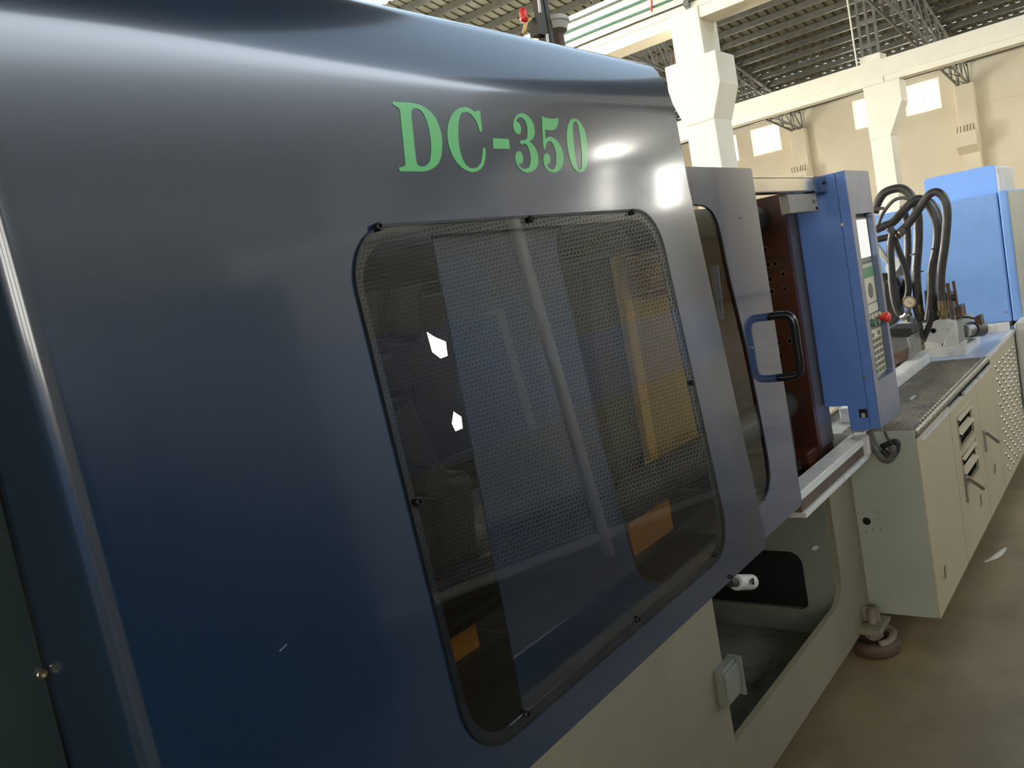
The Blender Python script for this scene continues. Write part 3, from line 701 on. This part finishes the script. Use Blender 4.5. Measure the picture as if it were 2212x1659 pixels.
obj('screen', box(u0+.008, u1-.012, PYF-.003, PYF, 1.462, 1.602), 'lcd', cb)
pan('function_panel', 1.292, 1.438, 'panel_beige')
for k in range(8): obj('function_key', box(u0+.02+k*.024, u0+.036+k*.024, PYF-.002, PYF, 1.388, 1.425), 'panel_green', cb)
obj('round_logo', lathe((u0+.13, PYF, 1.338), (0, -1, 0), [(0, .002), (.028, .002), (.030, 0), (0, 0)], 20), 'key_dark', cb)
for k in (0, 1): obj('small_key', box(u0+.03+k*.17, u0+.045+k*.17, PYF-.002, PYF, 1.308, 1.326), 'key_dark', cb)
pan('blank_panel', 1.255, 1.288, 'panel_beige')
pan('switch_strip', 1.198, 1.252, 'lcd_frame')
for k in range(4): obj('switch_cap', box(u0+.02+k*.05, u0+.05+k*.05, PYF-.008, PYF, 1.237, 1.25), 'panel_beige', cb)
for k in (0, 1): obj('selector_knob', lathe((u0+.03+k*.05, PYF, 1.222), (0, -1, 0), [(0, .03), (.01, .03), (.012, 0), (.018, 0), (.018, -.002)], 14), 'green_plastic', cb)
es = obj('stop_button', lathe((u0+.16, PYF, 1.228), (0, -1, 0), [(0, .050), (.014, .048), (.021, .040), (.019, .034), (.010, .028), (.010, 0), (0, 0)], 20), 'red_plastic', cb, smooth=True)
obj('collar', lathe((u0+.16, PYF, 1.228), (0, -1, 0), [(0, .012), (.016, .012), (.016, 0), (0, 0)], 16), 'steel', es)
obj('indicator_knob', lathe((u0+.212, PYF, 1.230), (0, -1, 0), [(0, .032), (.013, .030), (.015, .01), (.015, 0), (0, 0)], 16), 'orange_plastic', cb, smooth=True)
kp = pan('keypad', 1.025, 1.194, 'panel_beige')
obj('keypad_foot', box(u0+.006, u1-.006, PYF-.0012, PYF, 1.028, 1.052), 'panel_lime', cb)
ky = bpy.data.meshes.new('key'); t = box(0, .026, 0, .002, 0, .014); t.to_mesh(ky); t.free()
for r_ in range(7):
    for c_ in range(5):
        if r_ == 6 and c_ not in (1, 3): continue
        o = obj('key', ky, 'key_dark' if not ky.materials else None, kp); o.location = (u0+.022+c_*.042, PYF-.003, 1.033+r_*.0225)
for (a, b) in ((1820, 485), (1868, 816)):
    p = at(a, b, x=BXx); screw(cb, (BXx, p.y, p.z), (-1, 0, 0), .006, 'screw_bright')
p = at(1865, 893, x=BXx)
obj('socket_shade', box(BXx-.0015, BXx+.001, p.y-.014, p.y+.014, p.z-.016, p.z+.016), 'hole_shade', cb)  # flat black patch standing in for the shade of a recess
obj('socket', box(BXx-.006, BXx, p.y-.006, p.y+.006, p.z-.014, p.z+.002), 'pale_grey', cb)
# cable under the cabinet
cs = [at(a, b, x=3.12) for a, b in ((1876, 930), (1884, 955), (1898, 980), (1912, 993), (1924, 990), (1930, 976), (1926, 962))]
cd = thing('cable_conduit', 'black corrugated cable conduit drooping under the control cabinet', 'cable')
obj('conduit', tube(cs, lambda t: .0135+.0015*math.sin(t*190), 10, 14), 'hose_grey', cd, smooth=True)
obj('conduit', tube([p+Vector((.01, -.012, .012)) for p in cs[2:]]+[at(1905, 965, x=3.14)], .010, 10), 'rubber_matte', cd, smooth=True)
obj('thin_wire', tube([at(a, b, x=3.12) for a, b in ((1911, 932), (1916, 945), (1925, 957), (1936, 967), (1937, 973), (1925, 976))], .0035, 8), 'rubber_matte', cd, smooth=True)
# ================================================================== injection cabinet
IX, IY, IZ = 3.155, .761, .815
ic = thing('injection_cabinet', 'long pale cabinet under the injection unit with vents and lever handles', 'cabinet')
obj('end_panel', plate([rrect(IY+.005, 1.6, .10, IZ+.003, (.0, .012, .012, 0), 4)], lambda u, v, w: Vector((IX+w, u, v)), .006), 'cab_grey', ic, bevel=.002)
segs = [(IX, 3.72, 'cab_beige'), (3.724, 4.34, 'cab_beige'), (4.346, 4.80, 'cab_beige')]
vents = [(3.86, 4.17, .575, .70), (3.86, 4.17, .40, .525)]
obj('side_panel', plate([[(IX, .10), (3.72, .10), (3.72, IZ-.03), (IX, IZ-.03)]], sheet_y(IY), .005), 'cab_beige', ic)
vd = obj('vent_door', plate([[(3.726, .10), (4.34, .10), (4.34, IZ-.05), (3.726, IZ-.05)]]+[[(a, c), (b, c), (b, d), (a, d)] for a, b, c, d in vents], sheet_y(IY), .005), 'cab_beige', ic)
for a, b, c, d in vents:
    obj('vent_shade', box(a-.01, b+.01, IY+.03, IY+.04, c-.01, d+.01), 'hole_shade', ic)  # black sheet standing in for shade behind the vent
    for k in range(2):
        z = c+.02+(d-c)*.5*k
        bm = bmesh.new(); v = [bm.verts.new(q) for q in ((a, IY+.012, z), (b, IY+.012, z), (b, IY-.012, z+.03), (a, IY-.012, z+.03), (a, IY+.014, z+.045), (b, IY+.014, z+.045))]
        bm.faces.new(v[:4]); bm.faces.new((v[3], v[2], v[5], v[4])); obj('louvre', bm, 'cab_beige', vd)
    fr_ = plate([[(a-.012, c-.012), (b+.012, c-.012), (b+.012, d+.012), (a-.012, d+.012)], [(a, c), (b, c), (b, d), (a, d)]], sheet_y(IY-.003), .003)
    obj('vent_frame', fr_, 'chrome', vd)
obj('lever_door', plate([[(4.346, .10), (4.80, .10), (4.80, IZ-.05), (4.346, IZ-.05)]], sheet_y(IY), .005), 'cab_beige', ic)
obj('top_trim', box(IX+.05, 3.95, IY-.013, IY, .768, .779), 'white_paint', ic)
obj('top_trim', box(4.02, 4.36, IY-.013, IY, .768, .779), 'white_paint', ic)
obj('top_trim', box(4.40, 4.76, IY-.013, IY, .768, .779), 'white_paint', ic)
for (px, py, qx, qy, rx, ry) in ((2083, 1030, 2124, 1055, 2090, 1085), (2124, 932, 2157, 954, 2130, 975)):
    p = at(px, py, y=IY); q = at(rx, ry, y=IY); e = at(qx, qy, y=IY-.05)
    hd_ = obj('lever_handle', box(p.x-.012, p.x+.012, IY-.006, IY, q.z, p.z+.008), 'steel', ic, bevel=.002)
    obj('lever', cyl((p.x, IY-.008, p.z), (e.x, IY-.05, e.z), .010, n=12), 'chrome', hd_)
for (px, py, rr) in ((2040, 1235, .034), (2118, 1080, .034), (2148, 1010, .03)):
    p = at(px, py, y=IY)
    o = obj('drain_cap', lathe((p.x, IY, p.z), (0, -1, 0), [(0, .001), (rr*.8, .001), (rr*.82, .004), (rr, .004), (rr*1.02, 0), (0, 0)], 24), 'cab_beige', ic)
    obj('cap_slot', box(p.x-.004, p.x+.004, IY-.0035, IY, p.z-rr*.7, p.z+rr*.7), 'slot_brown', o)
obj('body_core', box(IX+.01, 7.6, IY+.045, 1.6, .11, IZ-.012), 'cab_grey', ic)
p = at(1872, 1126, x=IX)
obj('knockout', lathe((IX, p.y, p.z), (-1, 0, 0), [(0, .001), (.009, .001), (.013, .004), (.015, 0), (0, 0)], 18), 'hole_shade', ic)
for (a, b) in ((1865, 1108), (1898, 1106), (1872, 1148), (1885, 1144), (1903, 1144)):
    q = at(a, b, x=IX); obj('rivet', lathe((IX, q.y, q.z), (-1, 0, 0), [(0, .002), (.003, .001), (.004, 0)], 8), 'base_inner', ic)
obj('wire_stub', tube([at(a, b, x=IX-.004) for a, b in ((1880, 1122), (1895, 1121), (1906, 1126), (1914, 1129))], .002, 6), 'pale_grey', ic)
# dimpled panel
dp = obj('dimpled_panel', box(4.806, 5.70, IY, IY+.005, .10, IZ-.002), 'cab_beige', ic)
dm = bpy.data.meshes.new('dimple'); t = lathe((0, 0, 0), (0, -1, 0), [(0, .006), (.005, .0055), (.008, .003), (.011, 0)], 10); t.to_mesh(dm); t.free()
for pp in dm.polygons: pp.use_smooth = True
n_d = 0
for i in range(6):
    for j in range(18):
        x = 4.94+i*.13+(.065 if j % 2 else 0); z = .73-j*.034
        o = obj('dimple', dm, 'chrome' if not dm.materials else None, dp); o.location = (x, IY, z); n_d += 1
obj('far_side', box(5.706, 7.6, IY, IY+.005, .10, IZ-.002), 'cab_grey', ic)
obj('corner_cover', box(5.72, 6.6, IY-.07, IY-.002, .32, .86), 'white_paint', label='pale grey rounded cover at the far right edge beside the dimpled panel', cat='cover', bevel=.02)
ck = thing('checker_plate', 'worn brown checker plate walkway on top of the pale cabinet', 'floor plate')
obj('plate', box(IX+.007, 4.755, IY+.01, 1.022, IZ-.012, IZ+.004), 'checker', ck)
nose = obj('nosing', cyl((IX+.005, IY+.008, IZ-.008), (4.77, IY+.008, IZ-.008), .012, n=12), 'checker_edge', ck)
rb = bpy.data.meshes.new('rib'); t = lathe((0, 0, 0), (1, 0, 0), [(0, -.011), (.012, -.011), (.019, 0), (.012, .011), (0, .011)], 10); t.to_mesh(rb); t.free()
for k in range(36):
    o = obj('rib', rb, 'checker_edge' if not rb.materials else None, nose); o.location = (IX+.02+k*.0444, IY+.008, IZ-.008)
bm = bmesh.new()
for i in range(50):
    for j in range(9):
        cx, cy = IX+.03+i*.0315, IY+.035+j*.028; a = .8 if (i+j) % 2 else -.8
        L_, W_ = .010, .003
        q = [Vector((cx, cy, IZ+.004))+Matrix.Rotation(a, 3, 'Z') @ Vector(s) for s in ((-L_, 0, 0), (0, -W_, .0), (L_, 0, 0), (0, W_, 0))]
        v = [bm.verts.new(s) for s in q]; tv = bm.verts.new(Vector((cx, cy, IZ+.0065)))
        for k in range(4): bm.faces.new((v[k], v[(k+1) % 4], tv))
obj('tread_pattern', bm, 'checker', ck, kind='stuff')
obj('loose_strip', box(3.72, 3.80, .895, .905, IZ+.005, IZ+.009), 'pale_grey', label='thin pale scrap strip lying on the checker plate', cat='scrap')
tpn = thing('deck_sheet', 'pale blue top panel beyond the checker plate with white edge', 'panel')
obj('sheet', box(4.76, 5.98, IY+.015, 1.10, IZ-.012, IZ+.002), 'far_paint', tpn)
tpn.children[0].data.materials[0] = mat('pale_blue', (.42, .50, .70), .3, var=.08)
obj('edge', box(4.76, 5.74, IY-.004, IY+.018, IZ-.014, IZ+.006), 'white_paint', tpn, bevel=.003)
obj('white_tray', box(3.4, 4.76, 1.03, 1.10, IZ-.012, IZ+.05), 'white_paint', label='white painted tray edge along the rear of the checker plate', cat='tray', bevel=.006)
obj('slide_rail', box(3.4, 5.4, 1.14, 1.20, IZ-.012, IZ+.03), 'chrome', label='bright carriage slide rail behind the white tray edge', cat='rail', bevel=.004)
# ================================================================== injection carriage, manifold and hoses
HX = 4.95
def hp(cx, cy, x=HX): return at(1880+cx/4.1458, 390+cy/4.1458, x=x)
mf = thing('valve_manifold', 'white painted hydraulic manifold block below the black hoses', 'manifold')
def poly_x(name, pts, x, d, m, parent, bevel=.004, **kw):
    q = [hp(a, b, x) for a, b in pts]; return obj(name, plate([[(p.y, p.z) for p in q]], sheet_x(x), d), m, parent, bevel=bevel, **kw)
poly_x('block', [(385, 1300), (560, 1275), (640, 1235), (760, 1262), (775, 1320), (785, 1500), (560, 1525), (385, 1530)], HX, .35, 'white_paint', mf)
poly_x('side_block', [(770, 1262), (828, 1240), (850, 1480), (785, 1500)], HX+.03, .3, 'cab_grey', mf)
poly_x('step', [(350, 1530), (860, 1485), (860, 1580), (350, 1610)], HX-.06, .45, 'white_paint', mf)
poly_x('left_block', [(175, 1330), (310, 1245), (385, 1290), (385, 1340)], HX+.05, .2, 'white_paint', mf)
p = hp(565, 1345); obj('port', lathe((HX, p.y, p.z), (-1, 0, 0), [(0, .0), (.007, .0), (.009, .004), (.014, .004), (.015, 0)], 18), 'dark_steel', mf)
p = hp(655, 1470); obj('port', lathe((HX, p.y, p.z), (-1, 0, 0), [(0, .0), (.005, .0), (.007, .003), (.009, 0)], 14), 'dark_steel', mf)
obj('pipe_loop', tube([hp(a, b, HX-.02) for a, b in ((780, 1540), (670, 1530), (675, 1430), (720, 1380))], .007, 8), 'white_paint', mf, smooth=True)
for k in range(3): obj('nozzle_pin', cyl(hp(780+k*8, 1530-k*26, HX-.05), hp(850+k*6, 1490-k*28, HX-.05), .008, n=8), 'white_paint', mf)
vv = thing('valve_stack', 'dark solenoid valves standing on the white manifold between the hoses', 'valve')
poly_x('valve_body', [(480, 985), (615, 1030), (620, 1255), (500, 1290)], HX+.12, .15, 'dark_steel', vv, .006)
poly_x('valve_body', [(660, 1000), (712, 1010), (735, 1255), (690, 1255)], HX+.10, .12, 'dark_steel', vv, .006)
poly_x('end_block', [(755, 1130), (812, 1120), (828, 1225), (765, 1250)], HX+.05, .12, 'rust_iron', vv, .006)
obj('rod', cyl(hp(690, 920, HX+.05), hp(735, 1250, HX+.05), .011, n=10), 'rust_iron', vv)
obj('rod', cyl(hp(743, 900, HX+.07), hp(778, 1120, HX+.07), .008, n=10), 'rust_iron', vv)
obj('cross_bar', cyl(hp(690, 1050, HX+.06), hp(770, 1045, HX+.06), .018, n=10), 'dark_steel', vv)
mo = thing('small_motor', 'small dark valve motor at the right end of the manifold', 'motor')
obj('housing', cyl(hp(905, 1335, HX+.1), hp(985, 1330, HX+.25), .042, n=20), 'dark_steel', mo)
obj('flange', cyl(hp(850, 1350, HX+.05), hp(905, 1335, HX+.1), .034, n=20), 'steel', mo)
poly_x('terminal_box', [(930, 1225), (985, 1205), (1005, 1290), (940, 1300)], HX+.15, .08, 'rust_iron', mo)
obj('linkage', tube([hp(828, 1230, HX+.1), hp(870, 1222, HX+.1), hp(930, 1235, HX+.12)], .006, 8), 'dark_steel', mo, smooth=True)
obj('mount', box(5.42, 5.9, 1.03, 1.10, IZ, IZ+.05), 'dark_steel', mo)
bc = thing('carriage_casting', 'grimy dark carriage casting left of the white manifold', 'casting')
poly_x('black_bracket', [(150, 1330), (365, 1322), (382, 1370), (330, 1405), (150, 1400)], 4.6, .2, 'rubber_matte', bc)
poly_x('casting', [(150, 1405), (330, 1405), (362, 1500), (365, 1590), (330, 1600), (150, 1700)], 4.55, .25, 'steel', bc)
poly_x('grease_pad', [(200, 1560), (330, 1500), (330, 1600), (250, 1640)], 4.54, .02, 'rust_iron', bc)
ib = thing('injection_barrel', 'grey steel injection cylinder behind the left hoses', 'cylinder')
obj('barrel', cyl(hp(120, 980, 5.2), hp(170, 980, 5.6), .10, n=28), 'dark_steel', ib)
obj('flange', cyl(hp(200, 760, 5.0), hp(270, 790, 5.05), .05, n=18), 'pale_grey', ib)
poly_x('guard_plate', [(60, 560), (150, 690), (160, 760), (90, 690)], 4.9, .03, 'white_paint', ib)
poly_x('lower_casting', [(120, 900), (215, 980), (235, 1240), (150, 1330)], 5.05, .2, 'dark_steel', ib)
hoses = [
 ('thick black hose arching highest and plunging at the right into the brass fitting', .020, 'hose', .0, [(215, 490), (270, 455), (330, 400), (400, 310), (470, 205), (530, 125), (590, 102), (645, 135), (680, 220), (688, 340), (672, 540), (650, 700), (632, 850), (632, 1000), (645, 1090)]),
 ('thick black hose second from the right running down into the valves', .021, 'hose', .10, [(55, 440), (130, 405), (200, 375), (270, 300), (340, 225), (420, 165), (490, 185), (550, 260), (595, 390), (598, 540), (568, 720), (548, 870), (545, 1010), (530, 1160), (515, 1260)]),
 ('thick black hose looping at the upper left and dropping mid manifold', .022, 'hose', .20, [(35, 290), (70, 190), (120, 115), (200, 78), (280, 72), (345, 115), (395, 200), (425, 320), (430, 470), (425, 620), (412, 800), (418, 960), (432, 1110)]),
 ('black hose dropping nearest the control cabinet to the gauge elbow', .018, 'hose', -.04, [(170, 420), (195, 470), (185, 540), (180, 650), (190, 800), (200, 950), (225, 1100), (265, 1195), (330, 1232)]),
 ('slim black hose slanting behind the gauge', .016, 'rubber_matte', .02, [(215, 520), (250, 620), (290, 720), (325, 830), (342, 930), (338, 1010), (315, 1080)]),
 ('black hose hanging straight between the slanted hose and mid hose', .018, 'hose', .26, [(300, 260), (325, 380), (336, 540), (334, 700), (322, 860), (308, 1030), (300, 1120)]),
 ('thin grey hose arching inside the upper left loop', .009, 'hose_grey', .05, [(70, 400), (100, 320), (150, 240), (215, 175), (290, 155), (350, 170)]),
 ('short black hose running left from the y fitting to the cabinet', .017, 'hose', -.02, [(50, 530), (100, 520), (150, 508), (215, 492)]),
 ('black hose running down from the mid fitting to the lower tee', .013, 'rubber_matte', -.03, [(390, 1100), (415, 1190), (440, 1290), (460, 1390), (468, 1430)]),
 ('black hose curving from the valves to the lower tee', .014, 'rubber_matte', -.02, [(548, 1160), (540, 1250), (515, 1330), (485, 1400), (470, 1440)]),
 ('black hose running left from the lower tee under the manifold', .013, 'rubber_matte', -.05, [(468, 1440), (430, 1465), (390, 1490), (350, 1500)]),
 ('black hose descending just left of the top of the tall arch', .017, 'hose', .22, [(500, 175), (550, 200), (590, 260), (612, 340), (618, 440), (600, 600)]),
]
for lab, r, m_, dx, pts in hoses:
    obj('hydraulic_hose', tube([hp(a, b, HX+dx) for a, b in pts], r*1.1, 12, 6), m_, label=lab, cat='hose', smooth=True)
bands = thing('hose_fitting', 'pale y-shaped hose fitting where the arched hose meets the short hose', 'fitting')
obj('sleeve', cyl(hp(235, 490, HX-.02), hp(300, 440, HX), .024, n=16), 'hose_grey', bands)
obj('collar', cyl(hp(262, 470, HX-.02), hp(272, 463, HX-.02), .027, n=16), 'screw_bright', bands)
obj('collar', cyl(hp(232, 495, HX-.02), hp(242, 487, HX-.02), .027, n=16), 'screw_bright', bands)
for (a, b, c, d, dx, lab) in ((640, 1075, 662, 1235, 0, 'brass fitting at the foot of the tall arched hose'), (432, 1105, 455, 1260, .2, 'rusty fitting at the foot of the mid hose'), (462, 1425, 468, 1530, -.05, 'small brass tee where the thin hoses meet')):
    f_ = thing('hose_fitting', lab, 'fitting'); rr = .026 if dx >= 0 else .012
    p0, p1 = hp(a, b, HX+dx), hp(c, d, HX+dx)
    obj('sleeve', cyl(p0, p0.lerp(p1, .55), rr*.9, n=16), 'brass', f_)
    obj('hex', cyl(p0.lerp(p1, .55), p0.lerp(p1, .8), rr*1.15, n=6), 'brass' if dx != .2 else 'rust_iron', f_)
    obj('stub', cyl(p0.lerp(p1, .8), p1, rr*.8, n=12), 'brass', f_)
gg = thing('pressure_gauge', 'round pressure gauge with cream dial beside the control cabinet', 'gauge')
p = hp(348, 1090, HX-.08); ax = Vector((-1, -.25, .05)).normalized()
obj('case', lathe(p, ax, [(0, -.03), (.03, -.03), (.034, 0), (.034, .006), (.027, .006), (.026, .002), (0, .002)], 28), 'brass', gg, smooth=False)
obj('dial', lathe(p, ax, [(0, .0035), (.027, .0035), (.027, .002)], 24), 'gauge_face', gg)
u_, v_ = frame_of(ax)
obj('needle', tube([p+ax*.005-u_*.006, p+ax*.005+u_*.02], .0012, 6, 2, smoothpath=False), 'screw', gg)
obj('neck', cyl(hp(340, 1140, HX-.07), hp(338, 1260, HX-.06), .013, n=12), 'steel', gg)
obj('elbow', tube([hp(290, 1225, HX-.05), hp(320, 1215, HX-.06), hp(345, 1190, HX-.07)], .022, 10), 'steel', gg, smooth=True)
# hose clips
for (a, b, dx, r) in ((405, 655, .205, .026), (428, 820, .2, .026), (588, 605, .1, .026), (305, 230, .12, .025)):
    p = hp(a, b, HX+dx); obj('hose_clip', lathe(p, (0, .05, 1), [(r, -.004), (r+.003, -.003), (r+.003, .003), (r, .004)], 18), 'dark_steel', label={655: 'upper dark clip around the mid hose', 820: 'lower dark clip around the mid hose', 605: 'dark clip around the hose second from right', 230: 'dark clip around the hose crossing at upper left'}[b], cat='clip')
sp = thing('hose_support', 'brown steel hose shelf on a stand beside the control cabinet', 'bracket')
zz = hp(100, 245, 4.8).z
obj('shelf', box(4.72, 4.95, 1.20, 1.32, zz-.008, zz+.008), 'rust_iron', sp)
obj('stand', box(4.80, 4.84, 1.27, 1.31, IZ-.012, zz-.008), 'dark_steel', sp)

# ================================================================== blue cabinets behind
c1 = thing('blue_cabinet', 'large bright blue steel cabinet at the right end of the machine', 'cabinet')
obj('body', box(6.0, 6.9, .80, 1.60, .835, 1.655), 'cab_blue', c1, bevel=.012)
obj('front_door', box(6.0, 6.9, .745, .796, .835, 1.655), 'cab_blue', c1, bevel=.012)
obj('skin', box(6.01, 6.89, .741, .746, .845, 1.645), 'cab_grey', c1)
obj('plinth', box(6.05, 6.9, .80, 1.6, .80, .835), 'dark_steel', c1)
screw(c1, (6.0, .83, 1.62), (-1, 0, 0), .006, 'screw_bright'); screw(c1, (6.0, .83, .90), (-1, 0, 0), .006, 'screw_bright')
c2 = thing('blue_cabinet', 'smaller blue hopper cover rising behind the large blue cabinet', 'cover')
obj('body', plate([rrect(.86, 1.30, 1.657, 1.845, (.03, .03, 0, 0), 5)], sheet_x(6.5), .7), 'cab_blue', c2, bevel=.006)
obj('front_corner', box(6.5, 7.2, .84, .862, 1.657, 1.83), 'white_paint', c2, bevel=.008)
c1b = obj('dark_strip', box(5.75, 6.0, .80, 1.6, IZ-.01, IZ+.02), 'dark_steel', label='dark gap strip below the large blue cabinet', cat='strip')
obj('white_strip', box(5.70, 5.73, .78, .98, IZ+.002, IZ+.055), 'white_paint', label='white bar across the end of the pale blue top panel', cat='bar')
# ================================================================== floor bits, neighbour machine, added light blockers
p = at(2150, 1200, z=0)
bm = tube([(p.x-.10, p.y+.03, .006), (p.x-.04, p.y-.005, .014), (p.x+.03, p.y-.02, .010), (p.x+.10, p.y-.03, .005)], lambda t: .004+.012*math.sin(math.pi*t), 8)
bmesh.ops.scale(bm, verts=bm.verts, vec=(1, 1, .5)); obj('paper_scrap', bm, 'paper', label='torn white paper scrap on the floor beside the pale cabinet', cat='scrap', smooth=True)
def neighbour(label, X, Y, L, W, hg):  # also builds the added light blocker behind the camera
    om = thing('neighbour_or_blocker', label, 'machine')
    obj('base', box(X, X+L, Y-W, Y, .08, .80), 'base_paint', om, bevel=.01)
    obj('guard', box(X+.2, X+L*.5, Y-W+.1, Y+.06, .80, hg), 'neighbour_blue', om, bevel=.03)
    obj('post', box(X+L*.5+.06, X+L*.5+.18, Y-.14, Y, .80, hg+.05), 'white_paint', om, bevel=.01)
    obj('cover', box(X+L*.5+.3, X+L-.2, Y-W+.2, Y-.1, .80, 1.55), 'neighbour_blue', om, bevel=.02)
fn = thing('mesh_fence', 'pale wire mesh partition across the aisle, mirrored in the guard window', 'fence')
fA, fB, fC = Vector((3.0, -2.60, 0)), Vector((4.55, -1.64, 0)), Vector((5.5, -1.05, 0))
for q in (fA, fB, fC): obj('post', cyl(q, q+Vector((0, 0, 2.6)), .045, n=12), 'pale_white', fn)
for q, r_ in ((fA, fB), (fB, fC)):
    for z in (.14, 2.5): obj('rail', cyl(q+Vector((0, 0, z)), r_+Vector((0, 0, z)), .035, n=10), 'pale_white', fn)
    d = (r_-q); L_ = d.length; o = obj('mesh_panel', box(0, L_, -.002, .002, .16, 2.48), 'mesh_sheet', fn); o.location = q; o.rotation_euler = (0, 0, math.atan2(d.y, d.x))
neighbour('blue and white moulding machine across the aisle, seen only in reflections', 1.2, -3.2, 9.5, 1.5, 1.95)
tc = thing('blocker_cabinet', 'tall dark cabinet added across the aisle to darken the lower guard paint', 'cabinet')  # added to block light and give the lower guard a dark reflection
obj('body', box(-.2, 2.5, -2.5, -1.55, .08, 2.15), 'dark_enamel', tc, bevel=.01)
obj('plinth', box(-.15, 2.45, -2.45, -1.6, 0, .08), 'dark_steel', tc)
for k in range(3): o = obj('door', box(-.18+k*.9, .68+k*.9, -1.55, -1.53, .12, 2.12), 'dark_enamel', tc, bevel=.004); obj('door_handle', box(.58+k*.9, .61+k*.9, -1.53, -1.50, 1.0, 1.16), 'dark_steel', o)
neighbour('light blocker shaped as a blue moulding machine, added behind the photographer', -9.5, 1.6, 6.4, 3.2, 2.3)  # unseen, added to block low light from the back windows
